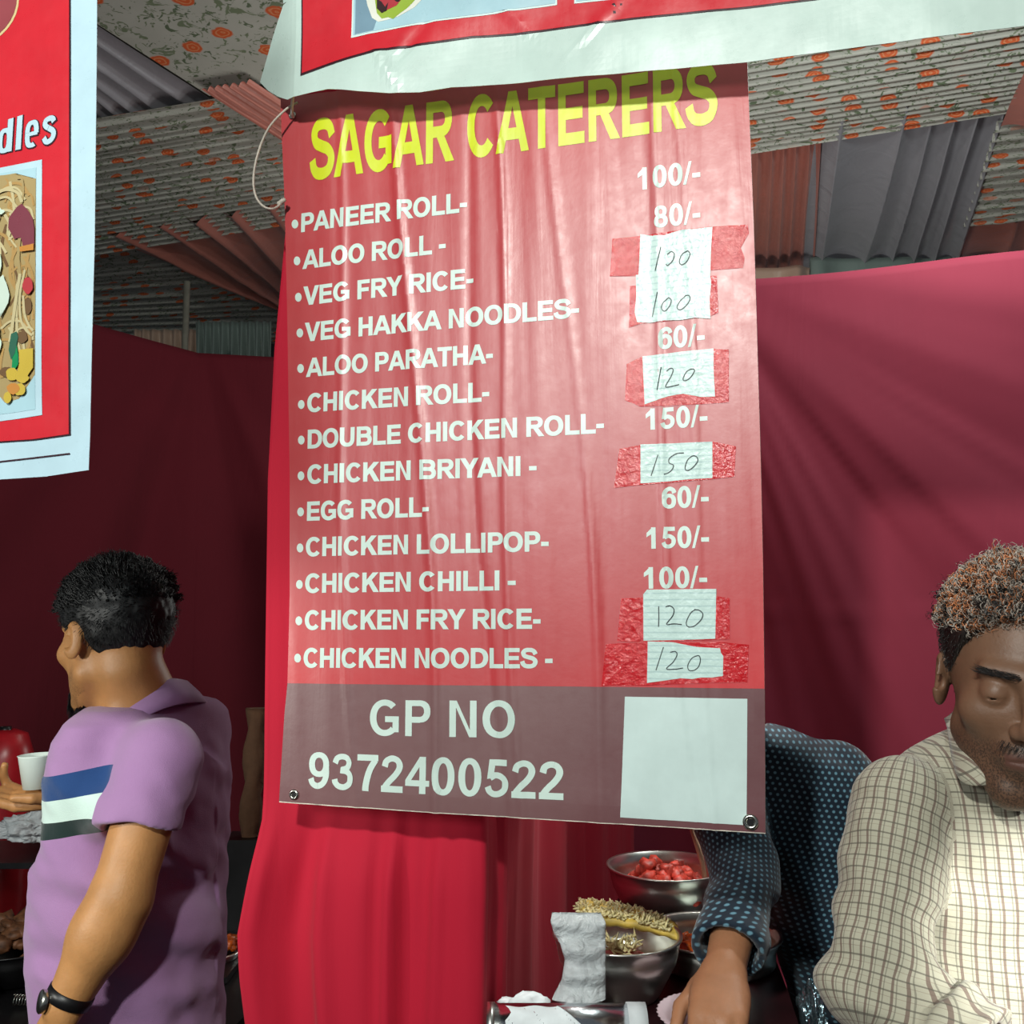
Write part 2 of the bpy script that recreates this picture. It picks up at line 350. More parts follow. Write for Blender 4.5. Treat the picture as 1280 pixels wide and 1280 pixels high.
class Sheet:
    """a hanging printed sheet: plane through p0 with horizontal direction e; disp(u, w) is its real relief"""
    def __init__(s, p0, e, disp, cu=.006, cw=.015):
        s.p0 = p0; s.e = e.normalized(); s.n = s.e.cross(Vector((0, 0, 1))).normalized()
        if s.n.y > 0: s.n = -s.n
        s.disp = disp; s.cu = cu; s.cw = cw
    def uw(s, px, py):
        h = plane_hit(px, py, s.p0, s.n) - s.p0; return (h.dot(s.e), h.z)
    def pt(s, u, w, off=0): return s.p0 + s.e*u + Vector((0, 0, w)) + s.n*(s.disp(u, w)+off)
    def add(s, name, polys, m, off, parent=None, fade=None, thick=0):
        """polys in (u, w); cut on the sheet's own lattice, then laid on the relief"""
        bm = bmesh.new()
        for i, p in enumerate(polys):
            p = clean_poly(p)
            if len(p) < 3: continue
            ar = sum(p[k][0]*p[(k+1) % len(p)][1]-p[(k+1) % len(p)][0]*p[k][1] for k in range(len(p)))
            if abs(ar) < 1e-12: continue
            if ar < 0: p = p[::-1]
            try: bm.faces.new([bm.verts.new((u, w_, (i % 40)*6e-6)) for u, w_ in p])
            except ValueError: pass
        us = [v.co.x for v in bm.verts]; ws = [v.co.y for v in bm.verts]
        bmesh.ops.triangulate(bm, faces=[f for f in bm.faces if len(f.verts) > 4])
        for ax, lo, hi, st in ((0, min(us), max(us), s.cu), (1, min(ws), max(ws), s.cw)):
            k = math.ceil(lo/st+1e-4)
            while k*st < hi-1e-6:
                co = [0, 0, 0]; no = [0, 0, 0]; co[ax] = k*st; no[ax] = 1
                bmesh.ops.bisect_plane(bm, geom=bm.verts[:]+bm.edges[:]+bm.faces[:], plane_co=co, plane_no=no, dist=1e-7); k += 1
        if thick:
            bmesh.ops.remove_doubles(bm, verts=bm.verts, dist=1e-6)
            r = bmesh.ops.extrude_face_region(bm, geom=bm.faces[:])
        fv = []
        ext = set(g for g in r['geom'] if isinstance(g, bmesh.types.BMVert)) if thick else set()
        for v in bm.verts:
            u, w_, z = v.co; o = off+z if (not thick or v in ext) else off-thick
            if fade: fv.append(fade(u, w_))
            v.co = s.pt(u, w_, o)
        o = from_bm(name, bm, m, parent, smooth=not thick)
        if fade: attr(o.data, 'fade', fv)
        return o
    def px(s, name, polys, m, off, parent=None, **kw):
        return s.add(name, [[s.uw(*q) for q in p] for p in polys], m, off, parent, **kw)
    def text(s, name, string, xl, yl, xr, yr, hl, hr, m, off, parent=None, track=0.0, lean=0, g=.014):
        ps, x0, x1 = text_polys(string, track); ps = [[(x, (y-.5)/(1+2*g)+.5) for x, y in fat(p, g)] for p in ps]; x0 -= g; x1 += g
        a = Vector(s.uw(xl, yl)); b = Vector(s.uw(xr, yr)); ha = s.uw(xl, yl-hl)[1]-a.y; hb = s.uw(xr, yr-hr)[1]-b.y
        out = []
        for p in ps:
            q = []
            for x, y in p:
                k = (x-x0)/(x1-x0); c = a.lerp(b, k); h = ha+(hb-ha)*k; q.append((c.x+lean*y*h, c.y+y*h))
            out.append(q)
        return s.add(name, out, m, off, parent)

# ------------------------------------------------------------------ THE MENU BOARD
def vn2(x, y, seed=0):
    def h(i, j):
        n = (i*374761393+j*668265263+seed*1442695041) & 0xffffffff; n = (n ^ (n >> 13))*1274126177 & 0xffffffff
        return ((n ^ (n >> 16)) & 0xffff)/65535.0
    i, j = math.floor(x), math.floor(y); fx, fy = x-i, y-j; fx = fx*fx*(3-2*fx); fy = fy*fy*(3-2*fy)
    return (h(i, j)*(1-fx)+h(i+1, j)*fx)*(1-fy)+(h(i, j+1)*(1-fx)+h(i+1, j+1)*fx)*fy
def board_disp(u, w_):
    d = .0022*math.sin(u*9+.5*w_)*1.0
    sl = u+.06*w_
    d += .0011*(vn2(sl*38, w_*2.4, 1)-.5)*1.3 + .0016*(vn2(sl*17, w_*1.6+7, 2)-.5) + .0005*(vn2(sl*95, w_*5, 3)-.5)
    for c0, a, wd in ((.115, .0013, .0045), (.215, .0017, .005), (.30, -.0012, .006), (.335, .0012, .004), (.42, .0009, .005), (.53, .0010, .003), (.56, .0007, .003)):
        x = (sl-c0-.012*math.sin(w_*5+c0*30))/wd
        d += 2.4*a*math.exp(-x*x)*(.35+.65*vn2(w_*4, c0*50, 5))
    d += .0016*math.exp(-((w_-.02)/.02)**2)*vn2(u*9, 0, 4)
    return d
bp0 = P(348, 1003, 1.286); be = P(956, 1043, 1.10)-bp0; be.z = 0
B = Sheet(bp0, be, board_disp, .004, .015)
board = empty('menu_board', B.pt(.3, 0, 0), 'red vinyl menu board with yellow heading and prices, hanging under the white-edged banner', 'menu board')
LE = [(122,351),(150,351.5),(250,356),(420,360),(600,362.5),(750,362.5),(855,359.5),(893,355.5),(1003,348.5)]
RE = [(66,933.5),(180,938),(250,941),(340,944),(480,948),(560,950.5),(700,953.5),(860,955.5),(1043,956.5)]
def edge(T, y): return float(np.interp(y, [a for a, b in T], [b for a, b in T]))
def bhaze(u, w_):
    W = w_/.9   # painted gloss haze over the upper part and middle; purer red towards the lower corners
    f = .95-.75*max(0, min(1, (.36-W)/.22))*(.35+.65*min(1, abs(u-.27)/.25))
    return max(0, min(1, f+.25*(vn2(u*8, w_*6, 9)-.5)))
def mband(u, w_): return .5+.4*math.sin(u*7)+.3*(vn2(u*9, w_*7, 3)-.5)  # pale sheen painted into the maroon colour, strongest left of centre
def quadpoly(y0l, y0r, y1l, y1r, n=14):
    L = [(edge(LE, y0l+(y1l-y0l)*k/n), y0l+(y1l-y0l)*k/n) for k in range(n+1)]
    Rr = [(edge(RE, y0r+(y1r-y0r)*k/n), y0r+(y1r-y0r)*k/n) for k in range(n+1)]
    out = []
    for k in range(n): out.append([L[k+1], Rr[k+1], Rr[k], L[k]])
    return out
full = quadpoly(122, 66, 1003, 1043, 24)
pan = B.px('panel', full, [M['edge_white']], -.0006, board, thick=.004)
B.px('red_print', [q for q in quadpoly(122, 66, 854, 861, 20)], M['board_red'], 0, board, fade=bhaze)
B.px('maroon_print', [q for q in quadpoly(854, 861, 1001.5, 1041.5, 8)], M['board_maroon'], 0, board, fade=mband)
TO = .0004
B.text('heading_lettering', 'SAGAR CATERERS', 387.5, 227.5, 897.5, 153.5, 76, 78, M['board_yellow'], TO, board)
ROWS = [('PANEER ROLL-',377,291,584,265.5,23.6,25), ('ALOO ROLL -',378.8,337,557.8,317,23.4,24.6), ('VEG FRY RICE-',379.7,382.4,592,360,23.5,24.6),
 ('VEG HAKKA NOODLES-',381.6,427.6,723.5,396.5,23.5,24.8), ('ALOO PARATHA-',383.4,471.8,616.6,454,23.5,24.7), ('CHICKEN ROLL-',384.8,516,612,501.8,23.6,24.8),
 ('DOUBLE CHICKEN ROLL-',385.3,561.3,754.6,541,23.7,25.2), ('CHICKEN BRIYANI -',384.8,605.3,671,594.3,24,25), ('EGG ROLL-',384.4,651.3,537.8,646,24,24.8),
 ('CHICKEN LOLLIPOP-',382.9,695.8,686,689,24,25.2), ('CHICKEN CHILLI -',382,741.3,645,737.8,24.2,25.2), ('CHICKEN FRY RICE-',381.6,787.3,676,786,24.4,25.4),
 ('CHICKEN NOODLES -',380,834.5,691,835.5,24.6,25.6)]
for r in ROWS: B.text('dish_lettering', *r, M['board_text'], TO, board, track=-.02, g=.022)
for cx, cy in [(369.4,280.6),(372,326.6),(373.7,372),(375.6,416.6),(376.5,461),(377.4,506),(377.4,550.4),(377,595),(376.5,640),(375.8,685),(375,730.6),(374.3,776),(372.8,822.5)]:
    B.px('bullet', [[(cx+4.2*math.cos(a), cy+5.6*math.sin(a)) for a in np.linspace(0, 2*PI, 18)[:-1]]], M['board_text'], TO, board)
for r in [('100/-',796.8,236.5,875.4,228,27.5,28), ('80/-',817.3,284.4,875.4,278.5,27,28), ('60/-',822.5,436,881,431.5,27,27.5), ('150/-',807,537,884.4,532.5,26.5,27),
          ('60/-',827.2,635.4,886,633.5,26.8,27.2), ('150/-',808,686,886.3,684,26.8,27.2), ('100/-',804.7,736,884,734.5,27,27)]:
    B.text('price_lettering', *r, M['board_text'], TO, board)
B.text('footer_lettering', 'GP NO', 463, 918.7, 644.5, 922.5, 44, 46.5, M['board_text'], TO, board, track=.02, g=.0)
B.text('footer_lettering', '9372400522', 385.8, 985, 704.5, 1000, 45, 47.5, M['board_text'], TO, board, track=.0, g=.0)
B.px('white_panel', [[(775,1022),(933,1032),(934,873.7),(780.7,871)]], M['board_white'], TO, board)['label'] = 'blank white square at the lower right'
TP = [[(765,298),(800,294),(850,287),(892,283),(935,281),(936,292),(926,310),(931,322),(929,335),(886,338),(800,344),(762,345),(764,320)],
      [(787,357),(896,344),(898,391),(886,396),(800,404),(786,409)],
      [(783,455),(800,446),(892,436),(911,437),(911,503),(880,505),(800,508),(781,500)],
      [(774,561),(800,556),(892,552),(920,558),(918,596),(890,599),(800,606),(767,610)],
      [(776,748),(804,747),(894,745),(912,748),(912,799),(894,800),(804,803),(771,802)],
      [(757,805),(809,803),(905,803),(936,806),(934,853),(904,853),(808,857),(752,857)]]
NP = [[(800,292),(815,294),(830,293.5),(842,290),(852.5,287),(870,286),(890.6,283.5),(889.5,300),(888.5,320),(888,342),(797.8,343),(799,320)],
      [(794.4,342.8),(810,343),(850,340),(887,337.5),(889,355),(887,375),(888,398.5),(870,397),(850,400),(830,400),(812,403),(796,402),(793,390),(795,370)],
      [(802.8,445),(850,439.5),(892,435.6),(892,460),(893.8,495.7),(875,496),(854.4,492),(845,493),(834,495),(820,500),(805.6,505),(804,475)],
      [(800.4,555.3),(890.4,552),(890.4,597.3),(860,599),(833.8,601.6),(800.4,604)],
      [(803.8,742.8),(808.5,737),(895.3,736),(894,798.5),(850,800),(804,801)],
      [(809.4,801.7),(841,802.8),(856,806),(871,808.8),(900,810.3),(901,816),(904,820),(903.5,845),(890,847),(875,847),(865,849),(850,848),(830,851),(808.5,853.8)]]
def hw(ox, oy, L): return [[(ox+x*.18755, oy+y*.18755) for x, y in s] for s in L]
HW = [hw(740,180,[[(458,683),(440,760),(420,842)],[(500,735),(530,716),(548,735),(538,775),(505,808),(492,800)],[(640,712),(600,735),(582,785),(600,805),(635,780),(653,735),(640,712)]]),
      hw(740,180,[[(435,985),(418,1065),(400,1150)],[(510,1022),(470,1060),(463,1095),(485,1112),(515,1080),(528,1040),(510,1022)],[(625,1010),(585,1050),(567,1090),(590,1105),(630,1075),(655,1035),(645,1010),(620,1012)]]),
      hw(740,400,[[(460,312),(446,390),(432,465)],[(495,340),(520,320),(540,330),(525,375),(488,440),(520,442),(580,430)],[(665,325),(630,345),(607,390),(620,405),(655,385),(682,345),(678,328),(650,330)]]),
      hw(740,400,[[(438,897),(415,968),(392,1038)],[(612,885),(560,890),(515,920),(512,950),(540,965),(535,990),(510,1015),(478,1027)],[(665,907),(635,935),(620,985),(635,1003),(670,985),(703,945),(700,915),(675,905),(655,915)]]),
      hw(740,640,[[(443,628),(444,700),(442,765)],[(488,632),(520,625),(545,650),(535,695),(495,748),(545,745),(597,750)],[(690,648),(655,675),(627,735),(640,765),(680,760),(725,720),(738,680),(715,655),(680,650)]]),
      hw(740,640,[[(475,900),(450,978),(425,1055)],[(520,935),(555,930),(565,955),(540,1000),(495,1045),(550,1048),(605,1040)],[(700,958),(665,975),(638,1020),(645,1055),(680,1055),(710,1030),(722,985),(712,958),(685,962)]])]
for i in range(6):
    tp = B.px('adhesive_tape', [TP[i]], M['tape'], .0007+(.0001 if i % 2 else 0), board)
    nt = B.px('price_note', [NP[i]], M['paper'], .0011+(.0002 if i in (1, 5) else 0), board)
    pol = []
    for s_ in HW[i]: pol += stroke(s_, 1.15, 5, 1.0)
    nt['label'] = 'handwritten %s on torn lined paper' % (['100', '100', '120', '150', '120', '120'][i])
    B.px('handwriting', pol, M['pen'], .0016, nt)
def eyelet(px, py, r, sheet, parent, name='eyelet'):
    u, w_ = sheet.uw(px, py); c = sheet.pt(u, w_, .0008)
    v, f = lathe([(r*.45, 0), (r*.5, .0012), (r*.75, .0020), (r, .0010), (r*1.02, 0)], c, 24, axis=sheet.n)
    o = mesh(name, v, f, M['chrome'], parent)
    v, f = lathe([(r*.46, .0003), (.00001, .0003)], c, 24, axis=sheet.n); mesh('hole', v, f, M['black'], o)
    return o
eyelet(366.5, 145, .0055, B, board); eyelet(368.5, 993, .0065, B, board); eyelet(938, 1028, .0085, B, board)
# cord loop and tie at the upper left corner
u0 = B.pt(*B.uw(366.5, 143), .004)
pts = [(372,128,1.262),(356,138,1.262),(336,160,1.262),(323,190,1.262),(317,220,1.262),(319,243,1.262),(328,257,1.262),(341,261,1.262),(352,254,1.272),(355,250,1.276)]
v, f = tube(catmull([P(*p) for p in pts], 8), .0016, 8); cord = mesh('cord_loop', v, f, M['cord'], None)
setp(cord, 'thin pale cord looped at the upper left edge of the menu board', 'cord')
v, f = tube(catmull([P(347,256,1.272), P(352,252,1.270), P(357,249,1.270)], 5), [.0022,.003,.0034,.003,.0034,.003,.0036,.003,.003,.0028,.002], 8); k = mesh('knot', v, f, M['cord'], cord)
v, f = tube(catmull([P(371,92,1.235), P(368,108,1.235), P(366,122,1.245), P(365,140,1.268), P(366.5,146,1.278)], 6), .0022, 8)
setp(mesh('zip_tie', v, f, M['tie'], None), 'clear zip tie joining the menu board corner to the white banner', 'zip tie')

# ------------------------------------------------------------------ TOP BANNER
q0 = P(370, 120, 1.235); q1 = P(935, 76, 1.045); qe = q1-q0; qe.z = 0
W0 = None
def top_disp(u, w_):
    d = .004*math.sin(u*7+1)+.003*(vn2(u*10, w_*9, 11)-.5)+.0016*(vn2(u*26, w_*22, 12)-.5)
    if u < .0: d -= .9*min(-u, .10)**1.25*(1+.2*math.sin(w_*20))      # the left strip is folded backwards
    d += .010*math.exp(-((w_)/.05)**2)*math.sin(u*14+.5)*math.exp(-((u-.15)/.18)**2)   # curled lower hem
    for cx, cw2, sl, a in ((.13,.02,.5,.004),(.17,.04,-.8,-.003),(.30,.05,.9,.0025),(.42,.03,-1.1,.0025),(.52,.06,.7,-.0025),(.66,.07,-.5,.002)):
        x = ((u-cx)+sl*(w_-cw2))/.007; y = (w_-cw2)/.03; d += a*math.exp(-x*x-y*y)
    return d
T = Sheet(q0, qe, top_disp, .008, .008)
ban = empty('food_banner', T.pt(.3, .1), 'red and white food banner with crinkled white hem above the menu board', 'banner')
BE = [(298,79),(320,100),(345,118),(360,125),(372,123),(395,119),(415,116.5),(452,119.5),(490,120.7),(527,117.5),(565,109),(610,105),(660,100.5),(790,88.5),(935,75.5),(1090,56),(1280,35),(1420,16)]
def bey(x): return float(np.interp(x, [a for a, b in BE], [b for a, b in BE]))
xs = [298,305,312,320,330,340,350,360,372,384,395,405,415,433,452,470,490,508,527,546,565,587,610,635,660,725,790,860,935,1010,1090,1180,1280,1420]
polys = []
def topx(x): return -260
for a, b in zip(xs[:-1], xs[1:]):
    ya = bey(a); yb = bey(b)
    ta = 79-(a-298)*1.48 if a < 352 else -1; tb = 79-(b-298)*1.48 if b < 352 else -1
    if a < 352: polys.append([(a, ya), (b, yb), (b, min(tb, yb-.1)), (a, min(ta, ya-.1))])
    if b >= 352: polys.append([(a, ya), (b, yb), (b, -260), (a if a >= 352 else 352, -260)] if a >= 352 else [(350,0),(b,0),(b,-260),(350,-260)])
T.px('vinyl_sheet', polys, M['ban_white'], 0, ban, thick=.0006)
T.px('dark_outline', [[(379,98),(465,72),(590,46.5),(660,40),(790,23.5),(960,6),(1060,-6),(1200,-22),(1420,-50),(1420,-260),(379,-260)]], M['ban_dark'], .0010, ban)
T.px('red_print', [[(381,95),(465,69.5),(590,44.5),(660,38),(790,21.5),(960,4),(1060,-8),(1200,-24),(1420,-52),(1420,-260),(381,-260)]], M['ban_red'], .0015, ban)
pc = T.px('picture_frame', [[(442.5,51.5),(545,29),(600,20.5),(660,11),(696,5.5),(697,-260),(442.5,-260)], [(717.5,4),(760,-1),(1000,-35),(1000,-260),(717.5,-260)]], M['board_white'], .0020, ban)
T.px('picture', [[(444.5,48.5),(545,27),(600,18.5),(660,9),(694,3.5),(695,-260),(445,-260)], [(720,1.5),(760,-3),(998,-37),(998,-260),(720,-260)]], M['ban_blue'], .0023, ban)
PR = {k: vinyl('print '+k, c, .3, bs=.1) for k, c in dict(plate=(226,226,214), bun=(214,190,140), lettuce=(150,176,60), meat=(176,50,60), char=(50,26,30), shadow=(120,150,168)).items()}
def blob(cx, cy, rx, ry, n=22, j=.12, seed=0, a0=0):
    return [(cx+rx*math.cos(a+a0)*(1+j*(vn2(math.cos(a)*2+5, math.sin(a)*2+5, seed)*2-1)), cy+ry*math.sin(a+a0)*(1+j*(vn2(math.cos(a)*3+5, math.sin(a)*3+5, seed+1)*2-1))) for a in np.linspace(0, 2*PI, n)[:-1]]
T.px('printed_shadow', [[(447,47),(470,42),(476,20),(455,-8),(447,-12)]], PR['shadow'], .0024, ban)
T.px('printed_bread', [[(452,-60),(456,-20),(462,10),(468,26),(476,31),(488,28),(500,24),(520,12),(540,-10),(560,-60)]], PR['plate'], .0026, ban)
T.px('printed_lettuce', [[(466,-60),(470,-5),(474,20),(480,27),(488,25),(494,27),(502,20),(510,14),(518,6),(526,-4),(535,-20),(540,-60)]], PR['lettuce'], .0028, ban)
T.px('printed_meat', [[(472,-60),(473,0),(476,12),(482,18),(490,14),(498,10),(504,2),(512,-6),(520,-30),(520,-60)]], PR['meat'], .0030, ban)
T.px('printed_char', [[(474,2),(474,14),(480,20),(486,17),(488,6),(484,12),(480,6)], blob(499, 0, 5, 5)], PR['char'], .0032, ban)

# ------------------------------------------------------------------ LEFT BANNER
l0 = P(0, 600, .985); l1 = P(112, 588, .955); le = l1-l0; le.z = 0
le = Vector((math.cos(math.radians(17.7)), -math.sin(math.radians(17.7)), 0))
def left_disp(u, w_): return .003*math.sin(u*12+1)+.0012*(vn2(u*20, w_*10, 21)-.5)+.001*math.sin(w_*9)
Lb = Sheet(l0, le, left_disp, .012, .02)
lban = empty('noodle_banner', Lb.pt(.02, .3), 'red banner with a noodle photograph and white border at the left', 'banner')
Lb.px('vinyl_sheet', [[(-220,625),(0,600),(0,300),(-220,300)], [(0,600),(60,596),(113,588),(115,545),(121,300),(0,300)], [(-220,300),(121,300),(122.5,0),(123,-120),(-220,-120)]], M['ban_white2'], 0, lban, thick=.0006)
Lb.px('dark_outline', [[(-220,583),(0,554.5),(45,551.5),(92,545),(92,300),(91,0),(91,-120),(-220,-120)], [(-220,601),(0,577.5),(0,579),(-220,603)], [(0,577.5),(91,566.8),(91,568.6),(0,579.2)]], M['ban_dark'], .0010, lban)
Lb.px('red_print', [[(-220,582),(0,553),(45,550),(90.3,543.5),(90.3,300),(89.7,0),(89.7,-120),(-220,-120)]], M['ban_red'], .0015, lban)
Lb.px('picture_frame', [[(-150,552),(0,528.5),(30,524.5),(58,520),(57,202),(30,207),(0,212.5),(-150,240)]], M['ban_white2'], .0020, lban)
Lb.px('picture', [[(-145,542),(0,520),(25,517),(50,513),(50,212),(30,215),(0,219.5),(-145,244)]], M['ban_blue'], .0023, lban)
NC = {k: vinyl('noodle print '+k, c, .3, bs=.1) for k, c in dict(base=(168,146,100), pale=(196,182,140), tan=(176,140,86), brown=(112,84,56), onion=(124,60,72), green=(24,140,84), dgreen=(50,100,80), yellow=(200,172,66), orange=(196,132,62), red=(184,60,66), shine=(206,222,208)).items()}
Lb.px('printed_noodles', [[(-145,240),(0,222),(12,221),(24,219),(34,224),(50,226),(50,470),(42,482),(30,500),(12,505),(0,490),(-145,500)]], NC['base'], .0025, lban)
random.seed(3)
pl = {k: [] for k in NC}
for i in range(150):
    x = random.uniform(-120, 44); y = random.uniform(235, 470); k = random.choice(['pale','tan','pale','base','brown','tan'])
    sw = random.uniform(-18, 18); ln = random.uniform(30, 75); c = [(x, y)]
    if x < 20: th = random.uniform(.9, 2.2)
    else: th = random.uniform(1.2, 1.9)
    c = [(x, y-ln/2), (x+sw*.7, y-ln/6), (x+sw*.8, y+ln/6), (x-sw*.2, y+ln/2)]
    c = [(min(48.5, a), max(226, min(472, b))) for a, b in c]
    if random.random() < .3: c = [(x-20, max(230, y)), (x-8, max(227, y-9)), (min(47, x+6), max(227, y-8)), (min(48, x+16), y+6)]
    pl[k] += stroke(c, random.uniform(2.2, 4), 4, 1.0)
for k in ('tan', 'pale', 'base', 'brown'): Lb.px('printed_noodles', pl[k], NC[k], {'tan': .0029, 'pale': .0033, 'base': .0037, 'brown': .0027}[k], lban)['kind'] = 'stuff'
pl = {k: [] for k in NC}
pl['onion'] += [[(18,275),(28,262),(34,258),(42,266),(48,276),(50,288),(50,311),(36,311),(33,300),(25,302),(17,288)]]
pl['pale'] += stroke([(38,340),(32,370),(33,400),(40,415),(48,422)], 3, 5, 1)+stroke([(32,345),(28,370),(24,400),(20,430)], 4, 5, 1)+stroke([(36,372),(38,395),(44,410),(49,416)], 3, 5, 1)+stroke([(0,245),(14,240),(28,244),(34,256)], 4, 5, 1)+stroke([(2,252),(16,250),(28,262)], 3, 5, 1)
pl['red'] += [blob(43, 360, 6.5, 10)]; pl['brown'] += [blob(42, 385, 5, 10), blob(35, 424, 7, 7), blob(16, 467, 9, 6)]
pl['orange'] += [[(32,312),(50,308),(50,316),(33,318)], blob(25, 488, 8, 7, seed=4)]
pl['yellow'] += [[(32,440),(50,438),(50,462),(42,474),(30,470),(33,455)], blob(24, 470, 8, 8, seed=2), blob(33, 489, 7.5, 7.5, seed=6), blob(18, 499, 5, 7, seed=7), blob(37, 475, 8, 6, seed=8)]
pl['dgreen'] += [[(22,420),(29,417),(31,424),(27,444),(22,452),(19,440)]]
pl['green'] += [[(24,440),(29,434),(31,446),(31,458),(27,464),(23,462)]]
pl['shine'] += [blob(10, 372, 7, 24, j=.5, seed=9), blob(3, 330, 5, 16, j=.5, seed=11), blob(6, 268, 8, 4, j=.5, seed=12), blob(3, 430, 7, 18, j=.4, seed=13), blob(-30, 380, 10, 40, j=.4, seed=14)]
for i, k in enumerate(k for k in NC if pl[k]):
    if k == 'pale': Lb.px('printed_noodles', pl[k], NC[k], .0040+.0002*i, lban)['kind'] = 'stuff'; continue
    for j_, q_ in enumerate(pl[k]): Lb.px('printed_topping', [q_], NC[k], .0040+.0002*i+.00004*j_, lban)
Lb.px('printed_disc', [blob(-45, 0, 72, 63, 40, 0)], PR['bun'], .0018, lban); Lb.px('printed_disc', [blob(-46, -1, 70.5, 61.5, 40, 0)], M['ban_pink'], .0021, lban)
Lb.text('banner_lettering', 'dles', -.5, 196, 75.5, 182, 41, 49, M['ban_dark'], .0018, lban, track=.05, g=.03)
Lb.text('banner_lettering', 'dles', 0.5, 194.5, 74, 180.5, 39.5, 47, M['ban_white2'], .0021, lban, track=.06, g=.0)
# ------------------------------------------------------------------ curtains (real folded cloth)
def struct(o): o['kind'] = 'structure'; return o
def curtain(name, plan, ztop, m, fold, nu=260, nz=60, zbot=.02, parent=None):
    """plan: list of (x, y); ztop(s) height; fold(s, z) -> offset along the cloth normal"""
    pts = [Vector((a, b, 0)) for a, b in plan]; L = [0]
    for a, b in zip(pts[:-1], pts[1:]): L.append(L[-1]+(b-a).length)
    tot = L[-1]; V = []; Fs = []
    def at(s):
        k = max(i for i in range(len(L)) if L[i] <= s+1e-9); k = min(k, len(pts)-2)
        return pts[k].lerp(pts[k+1], (s-L[k])/(L[k+1]-L[k]))
    for i in range(nu+1):
        s = tot*i/nu; p = at(s); d = (at(min(tot, s+.06))-at(max(0, s-.06))).normalized(); n = Vector((d.y, -d.x, 0))
        zt = ztop(s/tot)
        for j in range(nz+1):
            z = zbot+(zt-zbot)*j/nz; V.append(p+n*fold(s, z)+Vector((0, 0, z)))
    for i in range(nu):
        for j in range(nz):
            a = i*(nz+1)+j; Fs.append((a, a+nz+1, a+nz+2, a+1))
    o = mesh(name, V, Fs, m, parent)
    md = o.modifiers.new('thickness', 'SOLIDIFY'); md.thickness = .002
    return o
e1 = Vector((math.cos(math.radians(17.7)), -math.sin(math.radians(17.7)), 0)); e2 = Vector((-e1.y, e1.x, 0))
# partition behind the board
def gx(px, Y): p = P(px, 760, Y); return (p.x, p.y)
plan = [gx(334, 1.345), gx(345, 1.346), gx(380, 1.342), gx(460, 1.315), gx(540, 1.288), gx(596, 1.268), gx(622, 1.29), gx(652, 1.43), gx(690, 1.68), gx(738, 1.95), gx(790, 2.42)]
def pf(s, z):
    h = max(0, min(1, (1.35-z)/.5)); f = 0
    f += (.010 if s < .4 else .007)*math.sin(s*(46 if s < .4 else 24)+1.2*math.sin(z*2))*(.3+.7*vn2(s*6, z*1.2, 31)) + .006*(vn2(s*(60 if s < .4 else 20), z*1.5, 32)-.5)
    f += .020*(vn2(s*9, z*2, 33)-.5)
    if s < .38:
        lo = max(0, min(1, (CZ-.25-z)/.10)); f = f*(.3+.9*lo)-.012*(1-lo)
        f += lo*.016*math.exp(-((s-.09-.05*(CZ-.25-z))/.014)**2)+lo*.012*math.exp(-((s-.19+.03*(CZ-.25-z))/.010)**2)+lo*.010*math.exp(-((s-.25+.04*(CZ-.25-z))/.012)**2)-lo*.010*math.exp(-((s-.06)/.02)**2)
    edge_ = math.exp(-s/.05)                        # leading hem billows towards the street below the board
    f += edge_*.018*math.sin((z-.4)*7.5+1.4)*h
    return f
pc_ = curtain('partition_curtain', catmull(plan, 6), lambda t: CZ+.76, M['red_cloth'], pf, 300, 110)
pc_['label'] = 'crimson cloth partition hanging behind the menu board'; pc_['category'] = 'curtain'
for v in pc_.data.vertices:      # hem line of the photo: wanders left towards the ground
    x, y, z = v.co; py = 760-(z-CZ)/1.345*F
    tgt = float(np.interp(py, [130, 430, 600, 900, 1020, 1100, 1150, 1200, 1280, 1500], [352, 331, 327, 331, 333, 318, 309, 311, 320, 322]))
    dx = (tgt-334)/F*1.345; k = math.exp(-((x-plan[0][0])**2+(y-plan[0][1])**2)/.012); v.co.x += dx*k
b0 = Vector((*gx(785, 2.50), 0)); b1 = b0+e1*.05
bp = [b0+e1*t_ for t_ in (-.05, .0, .5, 1.0, 1.6, 2.4)]
def rf(s, z):
    d = 0; zz = (CZ+.82-z)     # folds fan down from the pin behind the board's right edge
    x = s-.48
    ang = math.atan2(x+.25, zz+.05)
    d += .016*math.sin(ang*17+vn2(ang*5, zz*1.5, 41)*3)*min(1, zz*1.2)*math.exp(-max(0, ang-.9)*2)
    d += .008*(vn2(ang*26, zz*2.2, 42)-.5)*min(1, zz*2)+.012*(vn2(s*3, z*2.5, 43)-.5)
    d += .003*math.exp(-((z-(CZ-.01+.004*math.sin(s*30)))/.006)**2)
    return d
rb = curtain('backing_curtain', [(p.x, p.y) for p in bp], lambda t: CZ+.822+.004*math.sin(t*20), M['back_cloth'], rf, 300, 110)
setp(rb, 'magenta cloth backdrop behind the checked shirt man, top edge level', 'curtain')
